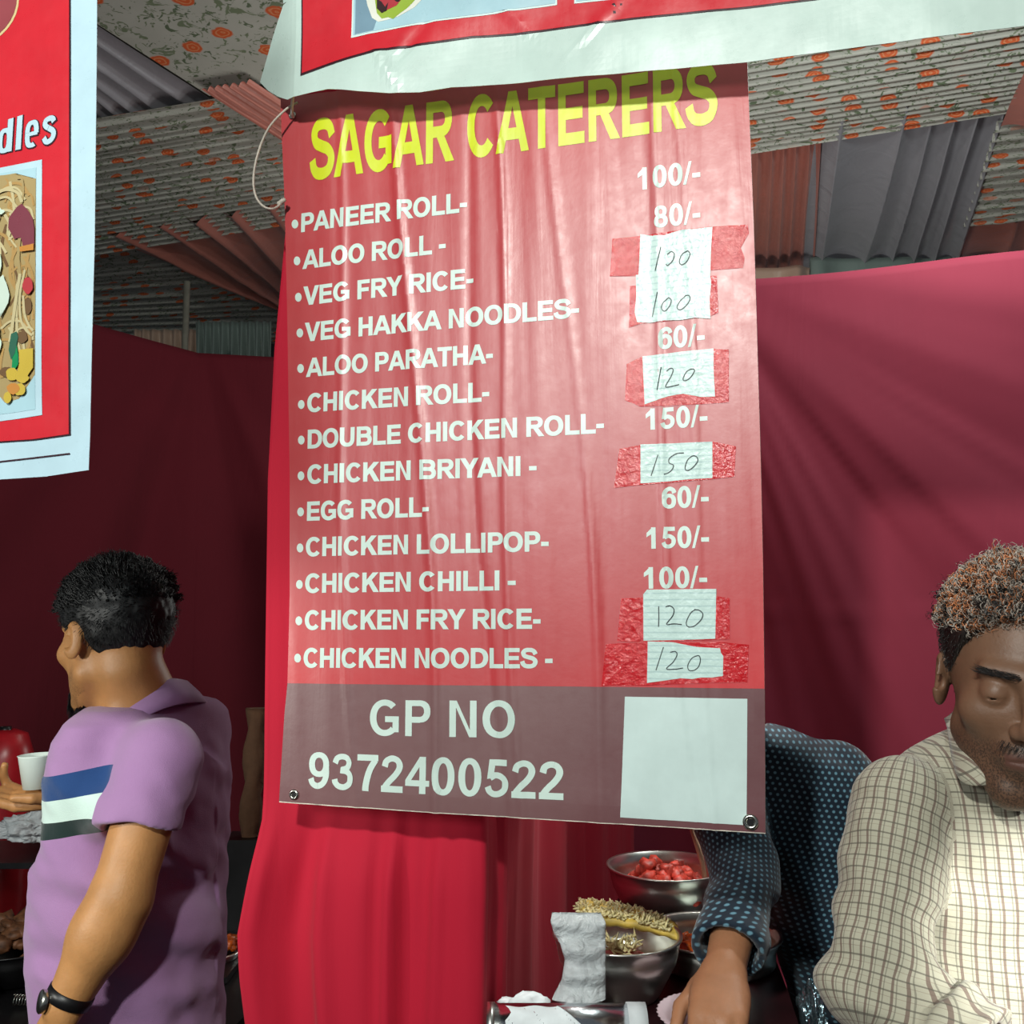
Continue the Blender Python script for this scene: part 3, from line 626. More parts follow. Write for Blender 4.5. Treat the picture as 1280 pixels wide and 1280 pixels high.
# left stall: dark maroon backing with a corner pin
lp = [gx(-260, 2.6), gx(-60, 3.05), gx(120, 3.487), gx(237, 3.80), gx(330, 3.86), gx(520, 4.0), gx(760, 4.3)]
S0 = 0
lens = [0]
for a, b in zip(lp[:-1], lp[1:]): lens.append(lens[-1]+math.hypot(b[0]-a[0], b[1]-a[1]))
sc_ = lens[3]
def lf(s, z):
    zz = max(0, CZ+1.0-z); x = s-sc_; ang = math.atan2(x, zz+.12)
    f = .05*math.cos(ang*15)*min(1, zz*1.1)*math.exp(-abs(ang)*2.0) + .035*(vn2(ang*9, zz*.8, 51)-.5)*min(1, zz)
    return f+.01*(vn2(s*6, z*1, 52)-.5)+.002*math.exp(-((z-CZ+.02)/.01)**2)
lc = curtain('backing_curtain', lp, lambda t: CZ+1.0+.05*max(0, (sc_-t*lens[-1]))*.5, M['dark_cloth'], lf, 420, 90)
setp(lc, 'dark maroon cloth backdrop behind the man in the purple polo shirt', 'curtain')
# ------------------------------------------------------------------ ceiling of gathered cloth
HZ = CZ+1.65
def cpt(px, py, h=0): return PZ(px, py, HZ+h)
ceil_o = struct(mesh('ceiling', [Vector((-6, .6, HZ+.25)), Vector((6, .6, HZ+.25)), Vector((6, 14, HZ+.25)), Vector((-6, 14, HZ+.25))], [(0, 3, 2, 1)], mat('tent canvas', (84, 76, 68), .9)))
def cquad(name, q, m, h=0, pleat=None, nu=60, nv=60, amp=.02, cnt=30, sag=0, label=None, seed=0):
    """q: TL TR BR BL; pleat 'v' = gathers run left-right, 'u' = gathers run in depth"""
    a, b, c, d = [cpt(px, py, h) for px, py in q]; V = []; UV = []; Fs = []
    for i in range(nu+1):
        for j in range(nv+1):
            s, t_ = i/nu, j/nv; p = a.lerp(b, s).lerp(d.lerp(c, s), t_)
            off = 0
            if pleat:
                k = t_ if pleat == 'v' else s; o_ = s if pleat == 'v' else t_
                ph = k*cnt+.8*(vn2(k*cnt*.33, o_*.4, seed)-.5)*2
                off = amp*(abs(math.sin(PI*ph))**.7-.6)*(.6+.5*vn2(math.floor(ph)*1.7, o_*.7, seed+1)) + amp*.5*(vn2(k*5, o_*2, seed+2)-.5)
            off += -sag*math.sin(PI*s)*math.sin(PI*t_) if sag else 0
            V.append(p+Vector((0, 0, off))); UV.append((p.dot(e1), p.dot(e2), 0))
    for i in range(nu):
        for j in range(nv):
            x = i*(nv+1)+j; Fs.append((x, x+1, x+nv+2, x+nv+1))
    o = mesh(name, V, Fs, m, ceil_o); attr3(o.data, 'uvm', UV)
    if label: o['label'] = label
    return o
cquad('floral_panel', [(-22, -62), (520, -120), (440, 80), (262, 120)], M['floral'], 0, label='flat rose printed cloth')
cquad('satin_drape', [(-220, -60), (-22, -62), (285, 140), (60, 190)], M['silver'], .02, 'u', 90, 20, .03, 9, label='grey satin gathers')
cquad('floral_band', [(40, 161), (1420, -73), (1420, 115), (40, 330)], M['floral_p'], .0, 'v', 60, 300, .022, 24, label='gathered rose printed cloth', seed=5)
cquad('satin_drape', [(252, 112), (312, 102), (520, 238), (452, 243)], M['terracotta'], -.03, 'u', 60, 20, .02, 6, seed=8, label='terracotta satin gathers')
cquad('satin_drape', [(120, 296), (350, 252), (460, 430), (345, 386)], M['terracotta'], .0, 'u', 90, 20, .05, 6, seed=9)
cquad('floral_band', [(20, 318), (480, 262), (480, 428), (20, 432)], M['floral_p'], .06, 'v', 40, 200, .03, 18, seed=12)
cquad('satin_drape', [(1021, 145), (1278, 98), (1188, 345), (1000, 356)], M['silver'], .02, 'u', 160, 20, .06, 6, seed=15)
cquad('satin_drape', [(900, 162), (1028, 140), (1016, 360), (900, 372)], M['terracotta'], .03, 'u', 90, 20, .04, 7, seed=16)
cquad('floral_band', [(1248, 150), (1500, 108), (1440, 262), (1203, 286)], M['floral_p'], .0, 'v', 30, 140, .025, 13, seed=18)
cquad('satin_drape', [(1296, 60), (1500, 60), (1490, 130), (1251, 158)], M['terracotta'], -.02, 'u', 50, 20, .02, 6, seed=19)
cquad('satin_drape', [(1204, 284), (1440, 255), (1440, 345), (1186, 345)], M['terracotta'], .02, 'u', 90, 20, .04, 9, seed=21)
# swagged valances beyond the backdrops
def valance(name, x0, x1, y0, y1, Y, m, label, n=90, amp=.03, fr=60, seed=0):
    V = []; Fs = []
    for i in range(n+1):
        s = i/n; px = x0+(x1-x0)*s
        for j in range(7):
            t_ = j/6; py = y0+(y1-y0)*t_
            p = P(px, py+3*math.sin(s*9+seed)*t_, Y); p.y += amp*math.sin(s*fr+seed+1.5*math.sin(s*7))*(.4+.6*t_); V.append(p)
    for i in range(n):
        for j in range(6): x = i*7+j; Fs.append((x, x+1, x+8, x+7))
    o = mesh(name, V, Fs, m, ceil_o); o.modifiers.new('t', 'SOLIDIFY').thickness = .003
    o['label'] = label; return o
valance('valance', 244, 340, 402, 450, 5.2, M['teal'], 'pale teal gathered cloth strip beyond the dark maroon backdrop', seed=1)
valance('valance', 166, 246, 412, 450, 5.25, M['beige'], 'beige gathered cloth strip left of the pale teal strip', seed=2, fr=44)
valance('valance', 1012, 1188, 322, 362, 4.55, M['teal'], 'dull teal cloth swag below the grey satin ceiling gathers', seed=3, fr=14)
valance('valance', 900, 1014, 333, 366, 4.5, M['beige'], 'tan cloth swag right beside the menu board edge', seed=4, fr=9, amp=.05)
valance('valance', 1184, 1420, 326, 352, 4.5, M['terracotta'], 'terracotta cloth swag above the magenta backdrop at the right', seed=5, fr=22)
v, f = tube([P(229, 500, 3.9)-Vector((0, 0, 1.8)), PZ(229, 352, HZ)*1 if False else P(229, 340, 3.9)], .014, 12)
pz = P(229, 500, 3.9); v, f = tube([Vector((pz.x, pz.y, 0)), Vector((pz.x, pz.y, P(229, 352, 3.9).z))], .013, 12)
setp(mesh('tent_pole', v, f, M['pole'], None), 'thin grey steel pole rising behind the dark maroon backdrop', 'pole')
struct(mesh('floor', [Vector((-5, -3, 0)), Vector((5, -3, 0)), Vector((5, 12, 0)), Vector((-5, 12, 0))], [(0, 1, 2, 3)], M['floor']))
# ------------------------------------------------------------------ COUNTER AND FOOD
TZ = CZ-.52; KY = .52/.6
cnt = empty('counter', (.2, 1.45, 0), 'dark food counter under the steel bowls', 'counter')
def prism(name, poly, z0, z1, m, parent):
    n = len(poly); v = [Vector((x, y, z0)) for x, y in poly]+[Vector((x, y, z1)) for x, y in poly]
    f = [tuple(range(n))[::-1], tuple(range(n, 2*n))]+[(i, (i+1) % n, n+(i+1) % n, n+i) for i in range(n)]
    return mesh(name, v, f, m, parent, smooth=False)
cp = [(-.045, 1.165), (.34, 1.165), (.375, 1.39), (.405, 1.62), (.41, 1.86), (.20, 1.86), (.055, 1.37), (.0, 1.245), (-.045, 1.215)]
top = prism('counter_top', cp, TZ-.03, TZ, M['counter'], cnt)
cl = prism('front_cloth', [(x*.97+.006, y*.99+.016) for x, y in cp], .72, TZ-.031, cloth('counter cloth', (120, 20, 34)), cnt)
for x, y in ((.0, 1.20), (.31, 1.20), (.38, 1.80), (.23, 1.80)):
    v, f = tube([Vector((x, y, 0)), Vector((x, y, .72))], .014, 10); mesh('leg', v, f, M['pole'], cnt)
def bowl(name, label, c, R, H, rb_, m=None):
    e = empty(name, c, label, 'bowl')
    prof = [(.0001, .002), (rb_, .002), (rb_*1.06, .006), (R*.93, H*.62), (R*.965, H*.80), (R*.955, H*.84), (R*.985, H*.9), (R*.985, H), (R*1.035, H+.002), (R*1.035, H+.005), (R*.975, H+.004), (R*.965, H*.9), (R*.935, H*.84), (R*.945, H*.80), (R*.91, H*.62), (rb_*1.03, .009), (.0001, .006)]
    v, f = lathe(prof, Vector(c), 64); mesh('bowl_body', v, f, m or M['steel'], e); return e
def lumps(name, c, R, z, n, size, m, seed, label, cat='food', zr=.3, heap=.02, elong=1.0, parent=None):
    r = np.random.default_rng(seed); V = []; Fs = []
    ico = bmesh.new(); bmesh.ops.create_icosphere(ico, subdivisions=2, radius=1); iv = np.array([v.co[:] for v in ico.verts]); fi = [tuple(x.index for x in q.verts) for q in ico.faces]; ico.free()
    for i in range(n):
        a = r.uniform(0, 2*PI); rr = R*math.sqrt(r.uniform(0, 1)); s = size*r.uniform(.6, 1.3)
        o = Vector((c[0]+rr*math.cos(a), c[1]+rr*math.sin(a), z+heap*(1-(rr/R)**2)*r.uniform(.3, 1.2)))
        q = iv*(np.array([s*elong, s*r.uniform(.6, 1), s*r.uniform(.5, .9)])); q = q*(1+.28*np.sin(iv*r.uniform(3, 6, 3)+r.uniform(0, 6, 3)).sum(1, keepdims=True)/1.7)
        Mx = np.array(Matrix.Rotation(r.uniform(0, 6), 3, 'Z') @ Matrix.Rotation(r.uniform(-.6, .6), 3, 'X')); q = q@Mx.T+np.array(o)
        k = len(V); V += list(map(tuple, q)); Fs += [tuple(x+k for x in g) for g in fi]
    o = mesh(name, V, Fs, m, parent); o['kind'] = 'stuff'
    if label: setp(o, label, cat)
    return o
M['redchk'] = mat('red fried chicken', (196, 64, 48), .5, bs=.6, bsc=120, var=.4, vs=60)
M['curry'] = mat('orange curry', (206, 96, 34), .25, bs=.7, bsc=90, var=.45, vs=50)
M['onion'] = mat('sliced onion', (190, 96, 96), .4, bs=.4, var=.35, vs=70)
M['noodle'] = mat('cooked rice grains', (226, 214, 160), .5, var=.2, vs=80)
M['omelette'] = mat('egg flatbread', (214, 184, 84), .55, bs=.5, bsc=80, var=.3, vs=40)
M['corn'] = mat('sweetcorn', (232, 190, 40), .35)
M['dark_food'] = mat('browned morsels', (120, 78, 50), .6, bs=.6, var=.4, vs=60)
c2 = (.263, 1.735, TZ); bowl('steel_bowl', 'largest steel bowl, at the back, filled with red fried chicken', c2, .098, .078, .066)
lumps('fried_chicken', c2, .070, TZ+.046, 80, .0148, M['redchk'], 1, 'red fried chicken pieces heaped in the back steel bowl', heap=.035)
c1 = (.143, 1.387, TZ); bowl('steel_bowl', 'steel bowl in front holding sliced onion, behind the plastic packet', c1, .085, .076, .054)
lumps('sliced_onion', c1, .054, TZ+.034, 70, .0113, M['onion'], 2, 'pink sliced onion in the front steel bowl', heap=.016, elong=1.5)
def strands(name, c, R, z, n, L, rad, m, seed, label, heap=.015, par=None, fn=None):
    r = np.random.default_rng(seed); parts = []
    for i in range(n):
        a = r.uniform(0, 2*PI); rr = R*math.sqrt(r.uniform()); p = np.array([c[0]+rr*math.cos(a), c[1]+rr*math.sin(a), z+heap*r.uniform()])
        if fn: p = fn(r)
        d = r.normal(size=3); d[2] = abs(d[2])*.6; d /= np.linalg.norm(d)
        q = [p, p+d*L*.5+r.normal(size=3)*L*.12, p+d*L]
        parts.append(tube(q, [rad, rad*1.2, rad*.4], 5))
    v, f = merge(parts); o = mesh(name, v, f, m, par)
    if label: setp(o, label, 'food'); 
    o['kind'] = 'stuff'; return o
strands('shredded_cabbage', (.149, 1.387), .024, TZ+.054, 60, .019, .0014, M['noodle'], 5, 'small tuft of pale shredded cabbage on the sliced onion')
# egg flatbread with rice, lying over the front bowl rim
def fb(s, t_):
    px = 722+128*s; py = 1133+6*s+24*s**2+ (t_-.5)*(26-8*s); Yv = 1.70-.10*s
    return P(px, py, Yv)
V = []; Fs = []
nS, nT = 40, 14
for i in range(nS+1):
    s = i/nS; c0 = P(722+128*s, 1140+2*s+24*s**2.0, 1.465-.045*s); rx = .014*(1-.35*s)*(1 if 0 < i < nS else .3)
    for k in range(nT):
        a = 2*PI*k/nT; V.append(c0+Vector((0, math.cos(a)*.038*(1-.2*s)*(1 if 0 < i < nS else .3), math.sin(a)*rx*(1+.12*math.sin(s*40+k)))))
for i in range(nS):
    for k in range(nT): Fs.append((i*nT+k, (i+1)*nT+k, (i+1)*nT+(k+1) % nT, i*nT+(k+1) % nT))
Fs += [tuple(range(nT)), tuple(nS*nT+k for k in range(nT))[::-1]]
setp(mesh('stuffed_flatbread', V, Fs, M['omelette'], None), 'yellow egg flatbread roll topped with rice, lying on the front steel bowl', 'food')
def fbp(r):
    s = r.uniform(0, .86); c0 = P(722+128*s, 1140+2*s+24*s**2.0, 1.465-.045*s); return np.array(c0+Vector((0, r.uniform(-.037, .017), .007*(1-.4*s)+r.uniform(0, .005))))
strands('rice_topping', (0, 0), 0, 0, 560, .0095, .0015, M['noodle'], 6, 'loose rice grains along the top of the yellow egg flatbread', fn=fbp)
# tray with orange curry
c3 = (.297, 1.505, TZ); bowl('steel_tray', 'wide steel tray with orange curry and sweetcorn, under the outstretched arm', c3, .096, .040, .084)
lumps('orange_curry', (c3[0]-.030, c3[1]), .050, TZ+.016, 90, .0104, M['curry'], 3, 'orange curry on the left half of the wide steel tray', heap=.014)
lumps('sweetcorn', (c3[0]+.045, c3[1]-.025), .026, TZ+.016, 60, .0052, M['corn'], 4, 'yellow sweetcorn at the right side of the wide steel tray', heap=.008)
lumps('curry_gravy', (c3[0]+.035, c3[1]+.03), .036, TZ+.012, 40, .0085, mat('brown gravy', (150, 96, 50), .2, var=.3), 14, 'brown gravy at the back right of the wide steel tray', heap=.006)
v, f = lathe([(.0001, 0), (.017, 0), (.026, .022), (.028, .023), (.026, .022), (.016, .003), (.0001, .003)], P(884, 1168, 1.62), 40)
setp(mesh('small_cup', v, f, M['cup'], None), 'small white cup between the back bowl and the black sleeve', 'cup')
# crimped paper plate
pcx = P(874, 1262, 1.275); pcx.z = TZ+.002
wobf = lambda a, i: 1+(.018*math.sin(a*36) if i in (3, 4, 5) else 0)
pax = Vector((0, -.10, 1))
v, f = lathe([(.0001, .003), (.035, .003), (.038, .006), (.050, .014), (.0525, .015), (.050, .016), (.037, .008), (.0001, .006)], pcx+Vector((0, 0, .004)), 144, axis=pax, wob=wobf)
setp(mesh('paper_plate', v, f, M['plate'], None), 'pink white crimped paper plate at the counter front under the hand', 'plate')
# foil roll
fr0 = P(612, 1272, 1.205); fr1 = P(803, 1266, 1.205); fr0.z = fr1.z = TZ+.029
v, f = tube([fr0, fr1], .028, 40); foil = empty('foil_roll', (fr0+fr1)/2, 'aluminium foil roll lying at the counter front edge', 'foil roll')
mesh('foil_cylinder', v, f, M['foil'], foil)
d_ = (fr1-fr0).normalized()
v, f = tube([fr1-d_*.018, fr1+d_*.004], .0293, 40); mesh('paper_wrap', v, f, M['tissue'], foil)
v, f = tube([fr0-d_*.003, fr0+d_*.006], .0293, 40); mesh('end_cap', v, f, M['steel'], foil)
V = []; Fs = []
for i in range(29):
    for j in range(9):
        a = -1.5+1.3*j/8; s = .12+.62*i/28+(.02*math.sin(j*1.3)); r = .0289+.001*math.sin(i*.7+j); 
        if s > .68-.03*j: s = .68-.03*j
        V.append(fr0.lerp(fr1, s)+Vector((0, math.sin(a)*r, math.cos(a)*r)))
for i in range(28):
    for j in range(8): x = i*9+j; Fs.append((x, x+9, x+10, x+1))
mesh('paper_sleeve', V, Fs, M['tissue'], foil)
# crumpled tissue and plastic packet
def crumple(name, c, size, m, seed, label, cat, sq=(1, 1, 1), sub=4, amp=.35):
    bm = bmesh.new(); bmesh.ops.create_icosphere(bm, subdivisions=sub, radius=1)
    from mathutils import noise as mn
    for v in bm.verts:
        d = v.co.normalized(); k = 1+amp*(mn.noise(d*1.7+Vector((seed, 0, 0)))*1.2-abs(mn.noise(d*4+Vector((seed, 3, 0))))*.8+.2*mn.noise(d*11))
        v.co = Vector((d.x*k*size*sq[0], d.y*k*size*sq[1], d.z*k*size*sq[2]))+Vector(c)
    return setp(from_bm(name, bm, m), label, cat)
tc = P(655, 1252, 1.28); crumple('tissue', (tc.x, tc.y, TZ+.021), .033, M['tissue'], 3, 'crumpled white tissue behind the foil roll', 'tissue', (1.15, .6, .62))
tc = P(682, 1258, 1.27); crumple('tissue', (tc.x, tc.y, TZ+.013), .021, M['tissue'], 8, 'small white tissue fold beside the plastic packet', 'tissue', (.9, .6, .8))
outl = [(1142, 690, 751), (1152, 688, 757), (1165, 692, 757), (1180, 700, 757), (1200, 706, 757), (1225, 702, 757), (1240, 694, 757), (1249, 690, 757)]
V = []; Fs = []; NU = 34
ys = np.linspace(1141, 1249, 44)
for y in ys:
    xl = float(np.interp(y, [a[0] for a in outl], [a[1] for a in outl])); xr = float(np.interp(y, [a[0] for a in outl], [a[2] for a in outl]))
    for k in range(NU):
        a = 2*PI*k/NU; s = .5-.5*math.cos(a); px = xl+(xr-xl)*s
        p = P(px, y, 1.285+.004*math.sin(y*.2)); th = .012*math.sin(a)*min(1, (y-1139)/40)
        p.y += th+.005*(vn2(px*.12, y*.11, 61)-.5)+.003*(vn2(px*.4, y*.3, 62)-.5); V.append(p)
for i in range(len(ys)-1):
    for k in range(NU): k2 = (k+1) % NU; Fs.append((i*NU+k, i*NU+k2, (i+1)*NU+k2, (i+1)*NU+k))
Fs.append(tuple(range(NU))); Fs.append(tuple((len(ys)-1)*NU+k for k in range(NU))[::-1])
setp(mesh('plastic_packet', V, Fs, M['bag'], None), 'tall crinkled clear plastic packet standing in front of the onion bowl', 'packet')
v, f = tube([P(864, 1032, 1.67), P(878, 1078, 1.69), P(884, 1120, 1.71)], .0045, 10)
setp(mesh('ladle_handle', v, f, M['wood'], None), 'pale wooden stick standing in the back steel bowl', 'stick')
fo = P(962, 1262, 1.40)
crumple('crumpled_foil', (.392, 1.34, TZ-.02), .026, mat('blue grey foil', (150, 176, 186), .2, .9, bs=.9, bsc=60, var=.3), 21, 'crumpled foil strip hanging at the right edge of the counter', 'foil', (.6, 1.4, 1.9), 5, .5)
# ------------------------------------------------------------------ LEFT STALL CLUTTER
ltab = empty('side_table', (-.9, 2.3, 0), 'black side table with food behind the man in the purple polo', 'table')
lt = [(-1.7, 1.93), (-.53, 1.93), (-.40, 2.9), (-1.7, 2.9)]
prism('table_top', lt, .72, .76, M['black'], ltab)
for x, y in ((-1.6, 2.0), (-.60, 2.0), (-.46, 2.82), (-1.6, 2.82)):
    v, f = tube([Vector((x, y, 0)), Vector((x, y, .72))], .02, 10); mesh('leg', v, f, M['black'], ltab)
p = P(20, 1150, 2.2); c = (p.x, p.y, .76)
bowl('fritter_pan', 'dark pan of browned fritters behind the cup hand', c, .11, .07, .08, M['black'])
lumps('fritters', c, .085, .825, 60, .024, M['dark_food'], 31, 'browned fritters heaped in the dark pan', heap=.05)
p = P(-40, 1230, 2.05); crumple('crumpled_wrap', (p.x, p.y, .79), .045, M['bag'], 14, 'crumpled clear wrap on the black side table', 'wrap', (1.2, .8, .6))
p = P(34, 1035, 2.18); crumple('plastic_bag', (p.x, p.y, p.z), .062, M['bag'], 11, 'crumpled white plastic bag below the hand with the cup', 'bag', (1.1, .7, .5), 5, .6)
p = P(-40, 1010, 2.2); crumple('grey_bag', (p.x, p.y, p.z-.015), .066, M['bag_grey'], 17, 'grey plastic bag at the left picture edge beside the cup', 'bag', (.7, .7, 1.1), 5, .3)
x = P(10, 1100, 2.2).x; sz = P(0, 1064, 2.2).z
st = empty('rack', (x, 2.2, .76), 'small black rack on the side table carrying the two plastic bags', 'rack')
v, f = box((x-.30, 2.10, sz-.012), (x+.17, 2.30, sz)); mesh('rack_top', v, f, M['black'], st, smooth=False)
for q_ in ((x-.28, 2.28), (x+.155, 2.28), (x-.28, 2.12)):
    v, f = tube([Vector((*q_, .76)), Vector((*q_, sz-.012))], .006, 8); mesh('leg', v, f, M['black'], st)
cc_ = PZ(36, 1250, .775); pts = [(cc_.x-.03+.06*k/120, cc_.y+.010*math.sin(k*.55), .775+.010*math.cos(k*.55)) for k in range(121)]
v, f = tube(pts, .0012, 5); setp(mesh('wire_coil', v, f, M['chrome'], None), 'bright steel wire coil on the black side table by the wristwatch', 'coil')
cc_ = PZ(52, 1228, .79); crumple('crumpled_foil', (cc_.x, cc_.y, .778), .02, M['foil'], 31, 'small crumpled foil ball on the black side table', 'foil', (1, 1, .7))
x = P(10, 950, 2.6); jr = empty('jerrycan', (x.x, 2.6, .76), 'red plastic jerrycan behind the cup at the left', 'jerrycan')
prof = [(.0001, 0), (.055, 0), (.062, .01), (.062, P(0, 930, 2.6).z-.76-.03), (.045, P(0, 917, 2.6).z-.76), (.018, P(0, 914, 2.6).z-.76+.005), (.016, P(0, 914, 2.6).z-.76+.004), (.0001, P(0, 914, 2.6).z-.76)]
v, f = lathe(prof, Vector((x.x, 2.6, .76)), 40); mesh('can_body', v, f, M['jerry'], jr)
v, f = lathe([(.014, 0), (.014, .012), (.0001, .012)], Vector((x.x-.01, 2.6, P(0, 914, 2.6).z)), 20); mesh('cap', v, f, M['black'], jr)
# narrow view right of the purple shirt: stove, orange morsels, hanging sacking
p = P(290, 1165, 2.3); c = (p.x, p.y, .78)
stv = empty('stove', (p.x, 2.3, .76), 'black stove between the purple shirt and the crimson partition', 'stove')
v, f = box((p.x-.12, 2.16, .762), (p.x+.03, 2.5, .775)); mesh('stove_body', v, f, M['black'], stv, smooth=False)
v, f = lathe([(.05, 0), (.055, .012), (.05, .014), (.045, .004)], Vector((p.x-.03, 2.28, .776)), 32); mesh('burner', v, f, M['steel'], stv)
lumps('orange_morsels', (p.x-.01, 2.3), .032, .795, 24, .012, M['curry'], 33, 'small heap of orange morsels on the black stove', heap=.012)
sk = []
V = []; Fs = []
for i in range(31):
    z = P(0, 885, 2.5).z+(P(0, 1045, 2.5).z-P(0, 885, 2.5).z)*i/30
    for k in range(16):
        a = 2*PI*k/16; cx = P(322-6*(i/30), 900, 2.5).x; V.append((cx+math.cos(a)*(.025+.006*math.sin(i*.5+k)), 2.5+math.sin(a)*.02, z))
for i in range(30):
    for k in range(16): k2 = (k+1) % 16; Fs.append((i*16+k, (i+1)*16+k, (i+1)*16+k2, i*16+k2))
Fs += [tuple(range(16))[::-1], tuple(30*16+k for k in range(16))]
setp(mesh('sacking_bundle', V, Fs, mat('brown sacking', (104, 74, 52), .9, bs=.8), None), 'brown sacking bundle standing just left of the crimson partition', 'bundle')
zb = P(0, 1045, 2.5).z; xs_ = P(316, 900, 2.5).x; v, f = box((xs_-.06, 2.46, .76), (xs_+.06, 2.56, zb-.001)); setp(mesh('tin_box', v, f, M['black'], None, smooth=False), 'black box under the brown sacking bundle', 'box')
# ------------------------------------------------------------------ PEOPLE: implicit surfaces, meshed by surface nets
A = lambda *x: np.array(x, float)
def cap_(p, a, b, ra, rb):
    a = np.asarray(a, float); b = np.asarray(b, float); pa = p-a; ba = b-a
    h = np.clip(pa@ba/(ba@ba), 0, 1); return np.linalg.norm(pa-h[:, None]*ba, axis=1)-(ra+(rb-ra)*h)
def ell(p, c, r, R=None):
    q = p-np.asarray(c, float)
    if R is not None: q = q@R
    r = np.asarray(r, float); k0 = np.linalg.norm(q/r, axis=1); k1 = np.linalg.norm(q/(r*r), axis=1)+1e-9
    return k0*(k0-1)/k1
def smin(a, b, k): h = np.clip(.5+.5*(b-a)/k, 0, 1); return b*(1-h)+a*h-k*h*(1-h)
def smax(a, b, k): return -smin(-a, -b, k)
def vnoise(p, seed=0):
    i = np.floor(p).astype(np.int64); f = p-i; f = f*f*(3-2*f)
    def h(x, y, z):
        n = (x*374761393+y*668265263+z*2147483647+seed*1442695041) & 0xffffffff; n = ((n ^ (n >> 13))*1274126177) & 0xffffffff
        return ((n ^ (n >> 16)) & 0xffff)/65535.0
    r = 0
    for dx in (0, 1):
        for dy in (0, 1):
            for dz in (0, 1):
                r = r+h(i[:, 0]+dx, i[:, 1]+dy, i[:, 2]+dz)*(f[:, 0] if dx else 1-f[:, 0])*(f[:, 1] if dy else 1-f[:, 1])*(f[:, 2] if dz else 1-f[:, 2])
    return r-.5
def surface(fn, lo, hi, res, B_=6):
    lo = np.array(lo, float); hi = np.array(hi, float); n = np.ceil((hi-lo)/res/B_).astype(int); N = n*B_+1
    V = np.full(N, np.nan, np.float32)
    cg = np.stack(np.meshgrid(*[np.arange(k) for k in n], indexing='ij'), -1).reshape(-1, 3)
    cc = lo+(cg*B_+B_/2)*res; d = fn(cc); near = np.abs(d) < B_*res*1.35+.006
    sgn = np.where(d < 0, -1.0, 1.0)
    sg = np.ones(n, np.float32); sg[tuple(cg.T)] = sgn
    V[:-1, :-1, :-1] = np.repeat(np.repeat(np.repeat(sg, B_, 0), B_, 1), B_, 2); V[np.isnan(V)] = 1
    offs = np.stack(np.meshgrid(*[np.arange(B_+1)]*3, indexing='ij'), -1).reshape(-1, 3)
    idx = (cg[near][:, None, :]*B_+offs[None]).reshape(-1, 3)
    flat = np.unique((idx[:, 0]*N[1]+idx[:, 1])*N[2]+idx[:, 2])
    ix = np.stack([flat//(N[1]*N[2]), (flat//N[2]) % N[1], flat % N[2]], 1)
    out = np.empty(len(ix), np.float32)
    for s in range(0, len(ix), 400000): out[s:s+400000] = fn(lo+ix[s:s+400000]*res)
    V[tuple(ix.T)] = out
    ins = V < 0
    c = np.zeros(np.array(N)-1, np.int8)
    sl = lambda o: tuple(slice(o_, o_+N[k]-1) for k, o_ in enumerate(o))
    cor = [(a, b, e) for a in (0, 1) for b in (0, 1) for e in (0, 1)]
    for o in cor: c += ins[sl(o)]
    act = np.argwhere((c > 0) & (c < 8)); vid = np.full(c.shape, -1, np.int64); vid[tuple(act.T)] = np.arange(len(act))
    acc = np.zeros((len(act), 3)); cnt_ = np.zeros(len(act))
    for a in cor:
        for ax in range(3):
            if a[ax]: continue
            b = list(a); b[ax] = 1
            va = V[tuple((act+a).T)]; vb = V[tuple((act+b).T)]; m = (va < 0) != (vb < 0)
            t_ = va[m]/(va[m]-vb[m]); q = np.array(a, float)[None].repeat(m.sum(), 0); q[:, ax] += t_; acc[m] += q; cnt_[m] += 1
    P_ = lo+(act+acc/cnt_[:, None])*res
    F_ = []
    for ax in range(3):
        o1, o2 = [k for k in range(3) if k != ax]
        a = [slice(None)]*3; b = [slice(None)]*3; a[ax] = slice(0, -1); b[ax] = slice(1, None)
        e = np.argwhere(ins[tuple(a)] != ins[tuple(b)]); e = e[(e[:, o1] > 0) & (e[:, o2] > 0) & (e[:, o1] < c.shape[o1]) & (e[:, o2] < c.shape[o2])]
        s0 = ins[tuple(e.T)]
        def g(d1, d2): q = e.copy(); q[:, o1] -= d1; q[:, o2] -= d2; return vid[tuple(q.T)]
        quad = np.stack([g(1, 1), g(0, 1), g(0, 0), g(1, 0)], 1)
        flip = s0 if ax != 1 else ~s0
        quad = np.where(flip[:, None], quad, quad[:, ::-1]); F_.append(quad)
    F_ = np.concatenate(F_); F_ = F_[(F_ >= 0).all(1)]
    return P_, F_
def np_mesh(name, P_, F_, m, parent=None):
    me = bpy.data.meshes.new(name); me.from_pydata(P_.tolist(), [], F_.tolist()); me.update(); return link(name, me, m, parent)
def frame(fwd, up=(0, 0, 1)):
    """columns: right-of-viewer x, forward y, up z of the local frame"""
    y = Vector(fwd).normalized(); x = y.cross(Vector(up)).normalized(); z = x.cross(y); return np.array([x[:], y[:], z[:]]).T
